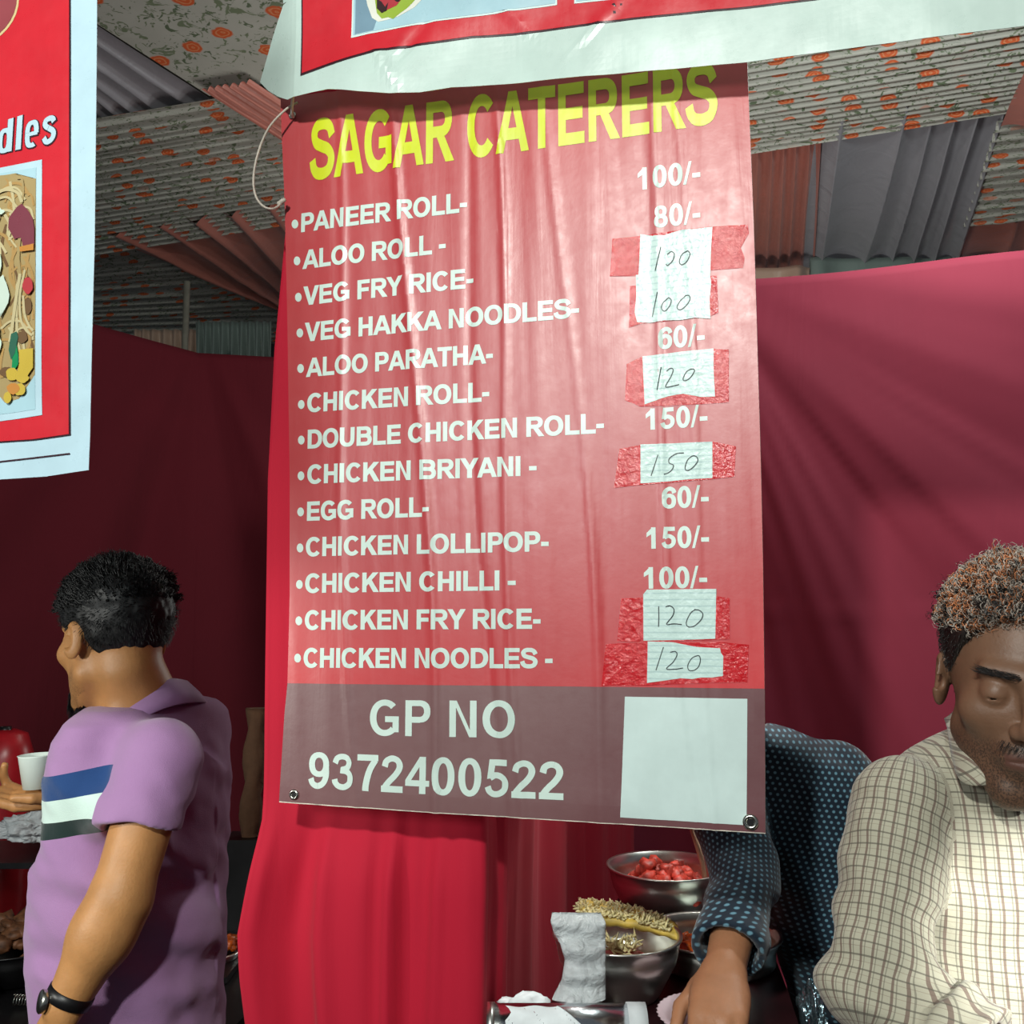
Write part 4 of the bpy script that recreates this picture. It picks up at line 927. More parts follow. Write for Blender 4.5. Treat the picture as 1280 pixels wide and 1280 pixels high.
def head_sdf(q, beard=0, jaw=1.0, lids=1):
    """q in head coordinates: y towards the face, z up, eyes at z = 0"""
    ax = np.abs(q[:, 0]); s = np.stack([ax, q[:, 1], q[:, 2]], 1)
    d = ell(s, (0, -.014, .030), (.0745, .094, .086))
    d = smin(d, ell(s, (0, .030, -.030), (.058, .060, .078)), .03)
    d = smin(d, cap_(s, (.050, .004, -.058), (.018, .068, -.098*jaw), .017, .016), .03)
    d = smin(d, cap_(s, (0, .070, -.100*jaw), (.012, .070, -.100*jaw), .016, .015), .02)
    d = smin(d, ell(s, (.043, .060, -.022), (.020, .018, .016)), .022)
    d = smin(d, cap_(s, (.006, .086, .020), (.040, .074, .024), .008, .007), .014)
    d = smax(d, -ell(s, (.031, .098, .003), (.019, .016, .013)), .012)
    lid = np.linalg.norm(s-A(.031, .0735, .001), axis=1)-.0150
    d = smin(d, lid, .004)
    d = smax(d, -ell(s, (.031, .0895, -.0035 if lids else .0), (.0135, .008, .0013 if lids else .004)), .0015)
    d = smin(d, cap_(s, (0, .086, .014), (0, .106, -.026), .0065, .0095), .010)
    d = smin(d, np.linalg.norm(s-A(0, .108, -.030), axis=1)-.0115, .008)
    d = smin(d, ell(s, (.0125, .098, -.033), (.0078, .010, .0075)), .005)
    d = smax(d, -np.linalg.norm(s-A(.0065, .104, -.0415), axis=1)+.0040, .002)
    d = smin(d, ell(s, (0, .082, -.062), (.027, .018, .020)), .014)
    d = smin(d, cap_(s, (0, .0975, -.0575), (.023, .087, -.0625), .0052, .0028), .004)
    d = smin(d, cap_(s, (0, .0965, -.0690), (.020, .087, -.0660), .0062, .0030), .004)
    d = smax(d, -cap_(s, (0, .104, -.0628), (.023, .092, -.0640), .0020, .0012), .002)
    e = ell(s, (.079, -.010, -.006), (.0075, .0180, .0300), np.array(Matrix.Rotation(-.35, 3, 'Z') @ Matrix.Rotation(.15, 3, 'X')))
    e = smax(e, -ell(s, (.0865, -.005, -.001), (.0085, .0100, .0195)), .003); e = smax(e, -ell(s, (.082, .004, -.008), (.008, .006, .008)), .003)
    d = smin(d, e, .006)
    if beard: d = smin(d, ell(s, (0, .072, -.102), (.028, .022, .022)), .012)
    return d
def loft_sdf(p, rows, lat, fwd):
    """rows: (z, cx, cy, a, b) bottom to top; lat/fwd horizontal unit axes"""
    r = np.array(rows); z = p[:, 2]; cx = np.interp(z, r[:, 0], r[:, 1]); cy = np.interp(z, r[:, 0], r[:, 2]); a = np.interp(z, r[:, 0], r[:, 3]); b = np.interp(z, r[:, 0], r[:, 4])
    dx = p[:, 0]-cx; dy = p[:, 1]-cy; l = dx*lat[0]+dy*lat[1]; f = dx*fwd[0]+dy*fwd[1]
    k = np.sqrt((l/a)**2+(f/b)**2); d = (k-1)*np.minimum(a, b)*.9
    return smax(smax(d, z-r[-1, 0], .03), r[0, 0]-z, .02)
def hand_sdf(q, curl=(.6, .6, .6, .6), splay=.0, thumb=((.030, .025, -.012), (.048, .050, -.022), (.050, .078, -.026))):
    """q in hand coordinates: wrist at origin, +y to fingertips, +x thumb side, -z palm side"""
    d = ell(q, (.002, .048, 0), (.036, .050, .0135))
    for i, x in enumerate((.026, .009, -.008, -.024)):
        kn = A(x, .086-(.004 if i in (0, 3) else 0)-(.006 if i == 3 else 0), .002); d = smin(d, cap_(q, (x*.55, .008, 0), kn, .012, .0095), .010)
    for i, x in enumerate((.026, .009, -.008, -.024)):
        L = (.042, .046, .043, .034)[i]; kn = A(x, .086-(.004 if i in (0, 3) else 0)-(.006 if i == 3 else 0), .002)
        a = 0; pt = kn; fd = None
        for j, (f_, r0, r1) in enumerate(((1, .0092, .0082), (.66, .0082, .0075), (.5, .0076, .0064))):
            a += curl[i]*(.75, 1.1, .7)[j]; nx = pt+A(splay*(x/.026), math.cos(a), -math.sin(a))*L*f_
            c = cap_(q, pt, nx, r0, r1); fd = c if fd is None else smin(fd, c, .003); pt = nx
        d = smin(d, fd, .0035)
    t0, t1, t2 = [A(*x) for x in thumb]
    d = smin(d, cap_(q, (.012, .012, -.004), t0, .015, .0125), .010); th = smin(cap_(q, t0, t1, .0115, .0095), cap_(q, t1, t2, .0095, .0078), .003)
    return smin(d, th, .005)
def skin(name, col, lip):
    t = NT(name); v = t.coord(); at = t.n('ShaderNodeAttribute', attribute_name='tone').outputs['Fac']; b = t.n('ShaderNodeAttribute', attribute_name='stubble').outputs['Fac']
    c = lin(col); base = t.mix(t.ramp(t.noise(v, 22, 5, .6), [(.3, 0.0), (.7, 1.0)]), tuple(x*.86 for x in c), tuple(min(1, x*1.1) for x in c))
    base = t.mix(at, base, lin(lip)); st = t.math('MULTIPLY', b, t.ramp(t.noise(v, 500, 2), [(.42, .25), (.6, 1.0)]))
    base = t.mix(st, base, lin((38, 32, 30)))
    t.set(col=base, rough=.48, spec=.45, sss=.06); t.b.inputs['Subsurface Radius'].default_value = (.012, .005, .003)
    t.bump(t.noise(v, 260, 4, .6), .22, .002); return t.m
def tones(o, H, Rh, beard=0.):
    n = len(o.data.vertices); co = np.empty(n*3); o.data.vertices.foreach_get('co', co); q = (co.reshape(-1, 3)-np.array(H))@Rh; ax = np.abs(q[:, 0])
    lipd = np.minimum(np.abs(q[:, 2]+.0575+.18*ax), np.abs(q[:, 2]+.068-.1*ax)); tone = np.clip((.0065-lipd)/.003, 0, 1)*(ax < .023)*(q[:, 1] > .08)
    attr(o.data, 'tone', tone*.85)
    st = np.clip((-q[:, 2]-.04)/.02, 0, 1)*np.clip((q[:, 1]-.0)/.02, 0, 1)*(q[:, 2] > -.125)*(1-tone)
    st = np.maximum(st, np.clip(1-np.abs(q[:, 2]+.050)/.007, 0, 1)*(ax < .028)*(q[:, 1] > .085)*1.4)
    attr(o.data, 'stubble', np.clip(st*beard, 0, 1)*(ax < .08)*(q[:, 1] < .14))
def strands_mesh(name, roots, dirs, nrm, L, r0, m, parent, seg=5, curl=0., cr=.004, fl=None, grav=0.0, seed=1, twist=9.):
    """many tapered three-sided locks"""
    r = np.random.default_rng(seed); n = len(roots); V = np.empty((n, seg+1, 3, 3)); 
    side = np.cross(dirs, nrm); side /= np.linalg.norm(side, axis=1, keepdims=True)+1e-9
    ph = r.uniform(0, 6.28, n); Ls = L*r.uniform(.6, 1.25, n)
    for j in range(seg+1):
        t_ = j/seg; d = dirs*(t_*Ls)[:, None]+nrm*(Ls*.35*math.sin(PI*min(t_, .8)))[:, None]
        d[:, 2] -= grav*(t_**2)*Ls
        if curl: d = d+side*(cr*np.sin(ph+t_*twist)*t_**.5)[:, None]*curl+nrm*(cr*(np.cos(ph+t_*twist)-np.cos(ph)))[:, None]*curl
        c = roots+d; rad = r0*(1-.75*t_)
        for k in range(3): a = 2*PI*k/3; V[:, j, k] = c+side*(math.cos(a)*rad)+nrm*(math.sin(a)*rad)
    base = (np.arange(n)*(seg+1)*3)[:, None, None, None]; j = np.arange(seg)[None, :, None, None]; k = np.arange(3)[None, None, :, None]; k2 = (k+1) % 3
    Fq = base+np.concatenate([j*3+k, (j+1)*3+k, (j+1)*3+k2, j*3+k2], 3)
    me = bpy.data.meshes.new(name); me.from_pydata(V.reshape(-1, 3).tolist(), [], Fq.reshape(-1, 4).tolist()); o = link(name, me, m, parent); o['kind'] = 'stuff'
    return o
def scalp(head, H, Rh, region, n, seed=2):
    """area-weighted random points on the head mesh inside region(q)"""
    me = head.data; me.calc_loop_triangles(); 
    co = np.empty(len(me.vertices)*3); me.vertices.foreach_get('co', co); co = co.reshape(-1, 3)
    tri = np.empty(len(me.loop_triangles)*3, int); me.loop_triangles.foreach_get('vertices', tri); tri = tri.reshape(-1, 3)
    T3 = co[tri]; cen = (T3.mean(1)-np.array(H))@Rh; ok = region(cen); T3 = T3[ok]
    cr = np.cross(T3[:, 1]-T3[:, 0], T3[:, 2]-T3[:, 0]); ar = np.linalg.norm(cr, axis=1); r = np.random.default_rng(seed); i = r.choice(len(T3), n, p=ar/ar.sum())
    a, b = r.uniform(size=(2, n)); f = a+b > 1; a[f] = 1-a[f]; b[f] = 1-b[f]
    p = T3[i, 0]+(T3[i, 1]-T3[i, 0])*a[:, None]+(T3[i, 2]-T3[i, 0])*b[:, None]
    out = p-(np.array(H)+Rh@A(0, -.012, .02)); out /= np.linalg.norm(out, axis=1, keepdims=True)
    return p, out
def eyes(H, Rh, parent, closed=True):
    wm = mat('eye white', (196, 186, 172), .2); im = mat('dark iris', (30, 20, 16), .1)
    for s in (-1, 1):
        c = Vector((np.array(H)+Rh@A(.031*s, .0735, .001))[:]); fw = Vector((Rh@A(0, 1, -.25 if closed else 0))[:])
        prof = [(math.sin(a)*.0138, math.cos(a)*.0138) for a in np.linspace(PI, 0.0001, 16)]
        v, f = lathe(prof, c, 24, axis=fw); e = mesh('eye', v, f, wm, parent)
        v, f = lathe([(.0062, .0127), (.004, .0137), (.0001, .0141)], c, 20, axis=fw); mesh('iris', v, f, im, e)
def brows(H, Rh, head, parent, m, seed=4):
    reg = lambda q: (np.abs(q[:, 2]-.0215-.10*(np.abs(q[:, 0])-.02)) < .0034) & (np.abs(q[:, 0]) > .010) & (np.abs(q[:, 0]) < .047) & (q[:, 1] > .05)
    p, nn = scalp(head, H, Rh, reg, 380, seed); q = (p-np.array(H))@Rh; d = (Rh@np.stack([np.sign(q[:, 0]), -.3+0*q[:, 0], .35+0*q[:, 0]])).T; d /= np.linalg.norm(d, axis=1, keepdims=True)
    strands_mesh('eyebrow', p, d, nn, .009, .00035, m, parent, 3)
def make_legs(parent, hip, lat, fwd, m, name='trousers', crotch=.80, gap=.09, foot=True, top=.95, rx=.16, ry=.11):
    lat = A(*lat, 0); fwd = A(*fwd, 0); hip = A(*hip)
    fL = hip+lat*gap; fR = hip-lat*gap
    def fn(p):
        d = loft_sdf(p, [(crotch-.06, hip[0], hip[1], rx*.9, ry*.95), (crotch+.05, hip[0], hip[1], rx, ry), (top, hip[0], hip[1], rx*.95, ry*.92)], lat, fwd)
        for c in (fL, fR):
            kn = c*A(1, 1, 0)+A(0, 0, .48)+fwd*.015; an = c*A(1, 1, 0)+A(0, 0, .06)
            d = smin(d, cap_(p, c*A(1, 1, 0)+A(0, 0, crotch-.02), kn, .085, .062), .04); d = smin(d, cap_(p, kn, an, .062, .055), .02)
        return d+.006*vnoise(p*A(14, 14, 9), 3)
    v, f = surface(fn, hip-A(.3, .3, hip[2]), hip+A(.3, .3, top-hip[2]+.05), .012); np_mesh(name, v, f, m, parent)
    for c in (fL, fR):
        b0 = c*A(1, 1, 0)+A(0, 0, .038)
        fn2 = lambda p: smin(smin(cap_(p, b0-fwd*.04, b0+fwd*.06, .036, .036), cap_(p, b0+fwd*.06-A(0, 0, .008), b0+fwd*.15-A(0, 0, .012), .036, .024), .03), cap_(p, b0, b0+A(0, 0, .06), .036, .04), .02)
        v, f = surface(fn2, b0-A(.25, .25, .05), b0+A(.25, .25, .12), .008); v[:, 2] = np.maximum(v[:, 2], .001); np_mesh('shoe', v, f, M['black'], parent)

# ================================================================= man in the purple polo, back to us, facing left
def U2(v): v = np.array(v, float); return v/np.linalg.norm(v)
man = empty('person', (P(165, 1200, 1.65).x, 1.66, 0), 'person in a purple polo shirt, dark haired and bearded, turned away, holding a cup', 'person')
H = P(144, 795, 1.62); fw = Vector((-.80, .58, -.14)); Rh = frame(fw)
skL = skin('tan skin', (190, 136, 84), (150, 88, 72))
base = np.array(P(190, 905, 1.64)); Hn = np.array(H)
shL = np.array(P(202, 948, 1.51)); elL = np.array(P(150, 1125, 1.46)); wrL = np.array(P(82, 1256, 1.44)); 
shR = np.array(P(165, 930, 1.82)); elR = np.array(P(112, 1075, 1.98)); wrR = np.array(P(86, 994, 1.80))
fT = U2((-.93, .37)); lT = A(-fT[1], fT[0])
rows = []
for py, xf, xb, a in ((1330,76,262,.165),(1240,64,266,.165),(1150,56,270,.165),(1050,76,268,.17),(960,92,268,.182),(915,108,262,.180),(895,118,260,.168),(880,128,256,.135),(868,160,246,.07)):
    c = P((xf+xb)/2, py, 1.66); hw_ = (xb-xf)/2*1.66/F; b = math.sqrt(max(.03**2, hw_**2-(a*.37*.9)**2))/.93; rows.append((c.z, c.x, c.y, a, b))
def neck(p): return cap_(p, Hn+Rh@A(0, -.035, -.055), base, .052, .058)
def bodyL(p):
    q = (p-Hn)@Rh; d = head_sdf(q, beard=1, lids=0); d = smin(d, neck(p), .02)
    d = smin(d, loft_sdf(p, [(r[0], r[1], r[2], r[3]-.022, r[4]-.022) for r in rows[:-1]], lT, fT), .03)
    arm = smin(cap_(p, shL, elL, .046, .0415), cap_(p, elL, elL+(wrL-elL)*.35, .0415, .043), .02); arm = smin(arm, cap_(p, elL+(wrL-elL)*.3, wrL, .043, .028), .02)
    d = smin(d, arm, .02); ar2 = smin(cap_(p, shR, elR, .045, .038), cap_(p, elR, wrR, .038, .026), .015); d = smin(d, ar2, .02)
    d = smin(d, hand_sdf((p-wrR)@HR), .012); d = smin(d, hand_sdf((p-wrL)@HL), .012); return d
def hframe(fing, back):
    y = Vector(fing).normalized(); z = Vector(back); z = (z-y*z.dot(y)).normalized(); x = y.cross(z); return np.array([x[:], y[:], z[:]]).T
HR = hframe((-1, -.25, -.02), (.10, .35, -1)); HL = hframe((-.35, -.05, -.9), (-.5, -.7, .3))
_h = hand_sdf
def hand_sdf(q, **kw): return _h(q, curl=(.45, .55, .62, .7), **kw)
v, f = surface(bodyL, (-1.05, 1.30, .78), (-.40, 2.10, 1.75), .0042); body = np_mesh('body', v, f, skL, man); tones(body, H, Rh, .0)
v, f = surface(lambda p: head_sdf((p-Hn)@Rh, beard=1, lids=0), Hn-A(.16, .16, .17), Hn+A(.16, .16, .17), .0026)
hd = np_mesh('face', v+0*v, f, skL, man); tones(hd, H, Rh, .5); eyes(H, Rh, man, False)
# hair
hairm = mat('black hair', (14, 15, 16), .55, var=.4, vs=200, spec=.5)
def hairregL(q): # hairline: forehead, above the ear, nape
    z0 = np.interp(q[:, 1], [-.11, -.07, -.035, -.012, .008, .03, .055, .075], [-.050, -.052, -.034, .026, .020, .018, .050, .062]); return (q[:, 2] > z0) & (np.abs(q[:, 0]) < .085)
def hairL(p):
    q = (p-Hn)@Rh; t_ = np.clip((q[:, 2]-.0)/.09, 0, 1); th = .003+.006*t_+.006*np.clip((q[:, 1]-.01)/.06, 0, 1)*t_
    n_ = vnoise(q*A(60, 40, 60), 5)*.010*t_+vnoise(q*150, 6)*.004; s = np.stack([np.abs(q[:, 0]), q[:, 1], q[:, 2]], 1)
    d = smin(ell(s, (0, -.014, .030), (.0745, .094, .086)), ell(s, (0, .030, -.030), (.058, .060, .078)), .03)-th-n_
    d = smin(d, ell(q, (0, .092, .080), (.035, .018, .015)), .02)     # quiff
    z0 = np.interp(q[:, 1], [-.12, -.07, -.035, -.012, .008, .03, .055, .085, .12], [-.052, -.054, -.036, .024, .018, .016, .044, .062, .075])
    return smax(d, z0-q[:, 2]+vnoise(q*220, 8)*.004, .004)
v, f = surface(hairL, Hn-A(.17, .17, .10), Hn+A(.17, .17, .17), .0035); hr = np_mesh('hair', v, f, hairm, man)
p, nn = scalp(hr, H, Rh, lambda q: q[:, 2] > -.02, 5200, 5); q = (p-Hn)@Rh
d = (Rh@np.stack([.3*np.sin(q[:, 1]*70), .6+.5*np.sin(q[:, 0]*80), .25+.3*np.sin(q[:, 1]*50+q[:, 0]*60)])).T*np.clip((q[:, 2:3]+.0)/.06, 0, 1)*1.4+np.array([0, 0, -.5])*np.clip(1-q[:, 2:3]/.05, 0, 1)+nn*.25
d /= np.linalg.norm(d, axis=1, keepdims=True)
Ls = np.where(q[:, 2] > .04, 1, .3)
strands_mesh('hair_locks', p[q[:, 2] > .045], d[q[:, 2] > .045], nn[q[:, 2] > .045], .012, .0013, hairm, hr, 5, 1.0, .003)
strands_mesh('hair_locks', p[q[:, 2] <= .045], d[q[:, 2] <= .045], nn[q[:, 2] <= .045], .008, .0006, hairm, hr, 3)
p, nn = scalp(hd, H, Rh, lambda q: (q[:, 2] < -.072) & (q[:, 1] > .042) & (q[:, 2] > -.132) & (np.abs(q[:, 0]) < .035), 3000, 6)
dd = nn*.6+np.array([0, 0, -.8])+.5*(Rh@A(0, .5, 0)); dd /= np.linalg.norm(dd, axis=1, keepdims=True)
strands_mesh('beard', p, dd, nn, .014, .0009, hairm, man, 3)
# polo shirt
hemL = shL+(elL-shL)*.43; axL = U2(elL-shL); hemR = shR+(elR-shR)*.6; axR = U2(elR-shR)
def torsoL(p): return loft_sdf(p, rows, lT, fT)
def sleeveL(p): return cap_(p, shL, hemL+axL*.01, .060, .060)
def folds(p, seed=0, a=1.0):
    f1 = vnoise(p@np.array([[16, 5, 3], [4, 14, 6], [7, 9, 26.]]), seed); f2 = vnoise(p@np.array([[30, 8, 14], [-6, 28, 10], [16, -12, 34.]]), seed+1)
    return a*(.011*f1+.005*f2)
def poloL(p):
    T_ = torsoL(p); s1 = sleeveL(p); s1 = smax(s1, (p-hemL)@axL-.012, .004)
    s2 = cap_(p, shR, hemR, .062, .056); s2 = smax(s2, (p-hemR)@axR, .004)
    d = smin(T_, s1, .045); d = smin(d, s2, .03)+folds(p, 11)*np.clip((base[2]+.0-p[:, 2])/.08, .2, 1)
    # diagonal drag folds between elbow and hip at the back
    q = (p-np.array(P(200, 1150, 1.5))); d += .006*np.sin((q[:, 0]*.8+q[:, 2]*.9)*62)*np.exp(-(q[:, 2]**2+q[:, 0]**2)/.018)*(p[:, 1] < 1.66)
    d = smax(d, -(smin(cap_(p, hemL-axL*.035, hemL+axL*.25, .050, .052), 9, .01)), .003)
    d = smax(d, -(cap_(p, hemR-axR*.03, hemR+axR*.2, .047, .047)), .003)
    d = smax(d, -cap_(p, base-A(0, 0, .02), Hn-A(0, 0, .03), .056, .056), .006)
    return smax(d, (P(0, 1345, 1.66).z)-p[:, 2], .004)
v, f = surface(poloL, (-1.0, 1.34, .74), (-.38, 2.06, 1.52), .0042)
t = NT('purple pique knit'); vv = t.coord(); seg = t.n('ShaderNodeAttribute', attribute_name='torso').outputs['Fac']; hz = t.n('ShaderNodeAttribute', attribute_name='band').outputs['Fac']
pur = t.mix(t.noise(vv, 9, 4), lin((160, 118, 166)), lin((172, 132, 176)))
def st2(a, b): return t.math('MULTIPLY', t.math('MULTIPLY', t.math('GREATER_THAN', hz, a), t.math('LESS_THAN', hz, b)), t.math('GREATER_THAN', seg, .5))
c_ = t.mix(st2(0.0, .0365), pur, lin((28, 66, 120))); c_ = t.mix(st2(.0365, .070), c_, lin((212, 236, 226))); c_ = t.mix(st2(.070, .094), c_, lin((16, 40, 38)))
t.set(col=c_, rough=.8, spec=.25, sheen=.3); t.bump(t.math('ADD', t.math('MULTIPLY', t.noise(vv, 900, 2), .3), t.noise(vv, 18, 4)), .35, .008)
polo = np_mesh('polo_shirt', v, f, t.m, man)
rel = np.array(v); tt_ = (rel-shL)@axL; attr(polo.data, 'torso', np.clip((((rel-shL-tt_[:, None]*axL)[:, :2]@fT)-.046)/.006+.5, 0, 1)*(rel[:, 0] < P(190, 900, 1.6).x))
zt = P(95, 962, 1.60).z; attr(polo.data, 'band', zt-rel[:, 2]+.2*(P(95, 967, 1.66).x-rel[:, 0])*-1)
# collar
def collar(c0, axis, r1, r2, h1, n, m, parent, open_dir, gap, fwdv, drop=.02, tip=.0):
    """standing band that folds over outward; gap opens at open_dir"""
    ax = Vector(axis).normalized(); o = Vector(open_dir); o = (o-ax*o.dot(ax)).normalized(); s = ax.cross(o); V = []; Fs = []
    for i in range(n+1):
        a = gap+(2*PI-2*gap)*i/n; dr = o*math.cos(a)+s*math.sin(a); k = abs(i/n-.5)*2; tp = tip*k**5
        pr = [(r1, 0), (r1*.97, h1*.7), (r1*.99, h1*.97), (r1+.004, h1), (r1+.009, h1*.9), (r2+.004, h1-.6*drop-tp*.5), (r2+.010, h1-drop-tp)]
        for r_, z_ in pr: V.append(Vector(c0)+dr*r_*(1+.0*k)+ax*(z_+.004*math.sin(a*3)))
    for i in range(n):
        for j in range(6): x = i*7+j; Fs.append((x, x+7, x+8, x+1))
    ob = mesh('collar', V, Fs, m, parent); ob.modifiers.new('t', 'SOLIDIFY').thickness = .003; return ob
t2 = mat('purple rib knit', (166, 126, 172), .8, vs=20, sheen=.3)
collar(P(186, 890, 1.64), (-.36, .04, 1), .060, .078, .034, 60, t2, man, (-1, .35, 0), .28, fw, .046, .012)
# hem stitching band on the near sleeve, bracelet watch, trousers
rr = []
for a in np.linspace(0, 2*PI, 49)[:-1]:
    o1_ = Vector(axL).orthogonal().normalized(); o2_ = Vector(axL).cross(o1_); rr.append(Vector(hemL+axL*-.010)+(o1_*math.cos(a)+o2_*math.sin(a))*.0615)
wa = Vector(U2(wrL-elL)); v, f = lathe([(.030, -.009), (.0325, -.008), (.0325, .008), (.030, .009)], Vector(wrL)-wa*.012, 40, axis=wa)
wt = mesh('wristwatch', v, f, M['black'], man); wt['label'] = 'black strap wristwatch'
v, f = lathe([(.015, 0), (.016, .006), (.014, .008), (.0001, .008)], Vector(wrL)-wa*.012+Vector((-.026, -.018, .0)), 28, axis=Vector((-.8, -.55, .2))); mesh('watch_case', v, f, M['chrome'], wt)
make_legs(man, (rows[0][1], rows[0][2], .85), lT, fT, mat('dark trousers', (26, 28, 34), .8), top=.97, rx=.155, ry=.115)
# cup in his far hand
cc = P(46, 985, 1.77); up = Vector((-.04, 0, 1))
v, f = lathe([(.0001, 0), (.0225, 0), (.0305, .056), (.0318, .0575), (.0300, .058), (.0215, .002), (.0001, .002)], cc, 40, axis=up)
setp(mesh('paper_cup', v, f, M['cup'], None), 'small white paper cup held up by the man in the purple polo', 'cup')

# ================================================================= man in the checked shirt
hand_sdf = _h
mn2 = empty('person', (P(1270, 1200, 1.1).x, 1.12, 0), 'person in a beige checked shirt with curly greying hair, looking down at the right', 'person')
H = P(1276, 850, 1.085); Hn = np.array(H); fw = Vector((-.36, -.92, -.15)); Rh = frame(fw)
Rz = np.array(Matrix.Rotation(math.radians(-3), 3, fw.normalized())); Rh = Rz@Rh
skR = skin('brown skin', (118, 86, 66), (92, 60, 52))
base = np.array(P(1290, 985, 1.20)); tc2 = P(1282, 1000, 1.20)
rows = []
for py, hw_, b, dx in ((1500,.165,.115,0),(1330,.165,.115,0),(1200,.165,.115,0),(1100,.172,.112,0),(1010,.180,.10,0),(970,.165,.090,0),(940,.125,.078,0),(915,.085,.066,0),(898,.06,.055,0)):
    c = P(1275, py, 1.17); rows.append((c.z, c.x+dx, 1.17, hw_, b))
lT = A(1, 0); fT = A(0, -1)
shL = np.array(P(1128, 1008, 1.14)); elL = np.array(P(1092, 1232, 1.05)); wrL = elL+A(.16, -.17, -.10)
shR = np.array(P(1432, 1008, 1.14)); elR = np.array(P(1480, 1235, 1.08)); wrR = elR+A(-.15, -.17, -.08)
HLm = hframe(wrL-elL, (0, 0, 1)); HRm = hframe(wrR-elR, (0, 0, 1))
def bodyR(p):
    d = head_sdf((p-Hn)@Rh, lids=1, jaw=1.02); d = smin(d, cap_(p, Hn+Rh@A(0, -.045, -.045), base, .054, .060), .025)
    d = smin(d, loft_sdf(p, [(r[0], r[1], r[2], r[3]-.022, r[4]-.022) for r in rows[:-1]], lT, fT), .03)
    for s_, e_, w_, hf in ((shL, elL, wrL, HLm), (shR, elR, wrR, HRm)):
        d = smin(d, cap_(p, s_, e_, .040, .034), .015); d = smin(d, cap_(p, e_, w_, .036, .026), .015)
        d = smin(d, hand_sdf((p-w_)@hf), .012)
    return d
v, f = surface(bodyR, (.26, .62, .86), (.86, 1.34, 1.72), .0042); body = np_mesh('body', v, f, skR, mn2); tones(body, H, Rh, .75)
v, f = surface(lambda p: head_sdf((p-Hn)@Rh, lids=1, jaw=1.02)-.0006, Hn-A(.17, .17, .17), Hn+A(.17, .17, .17), .0019)
hd = np_mesh('face', v, f, skR, mn2); tones(hd, H, Rh, .75); eyes(H, Rh, mn2, True)
dk = mat('dark curly hair', (30, 24, 22), .5, var=.4); gr = mat('grey curls', (196, 184, 172), .45, var=.3); og = mat('hennaed curls', (214, 138, 92), .45, var=.3)
brows(H, Rh, hd, mn2, dk)
def zl(y): return np.interp(y, [-.12, -.07, -.035, -.012, .012, .03, .060, .075], [-.040, -.045, -.030, .020, .004, .022, .068, .080])
def hair2(p):
    q = (p-Hn)@Rh; s = np.stack([np.abs(q[:, 0]), q[:, 1], q[:, 2]], 1); t_ = np.clip((q[:, 2]-.02)/.06, 0, 1)
    d = smin(ell(s, (0, -.014, .030), (.0745, .094, .086)), ell(s, (0, .030, -.030), (.058, .060, .078)), .03)-(.003+.011*t_)-vnoise(q*110, 6)*.008*t_
    return smax(d, zl(q[:, 1])-q[:, 2]+vnoise(q*200, 8)*.004, .004)
v, f = surface(hair2, Hn-A(.17, .17, .12), Hn+A(.17, .17, .17), .0035); hr = np_mesh('hair', v, f, dk, mn2)
p, nn = scalp(hr, H, Rh, lambda q: q[:, 2] > -.03, 7000, 9); q = (p-Hn)@Rh; rg = np.random.default_rng(4)
d = rg.normal(size=p.shape)*.8+nn*.7+(Rh@A(0, .5, 0)); d /= np.linalg.norm(d, axis=1, keepdims=True)
topk = q[:, 2] > .055; r_ = rg.uniform(size=len(p)); org = topk & (q[:, 1] > -.02) & (r_ < .34); gry = topk & ~org & (r_ < .86); rest = ~org & ~gry
for mk, mm, nm in ((org, og, 'henna_curls'), (gry, gr, 'grey_curls')):
    strands_mesh(nm, p[mk], d[mk], nn[mk], .0125*np.clip(1.25-np.abs(q[mk, 0])/.08, .3, 1), .0010, mm, hr, 9, 1.0, .0050, twist=10, seed=3)
side = rest & (q[:, 2] < .055)
strands_mesh('dark_curls', p[rest & ~side], d[rest & ~side], nn[rest & ~side], .012, .0008, dk, hr, 8, 1.0, .004, twist=10)
strands_mesh('side_hair', p[side], d[side]*.3+np.array([0, 0, -.7]), nn[side], .006, .0005, dk, hr, 3)
p, nn = scalp(hd, H, Rh, lambda q: (np.abs(q[:, 2]+.0495) < .0045) & (np.abs(q[:, 0]) < .028) & (q[:, 1] > .084), 170, 8); q = (p-Hn)@Rh
dd = (Rh@np.stack([np.sign(q[:, 0])*.7, .2+0*q[:, 0], -.7+0*q[:, 0]])).T; strands_mesh('moustache', p, dd, nn, .0055, .00022, dk, mn2, 3)
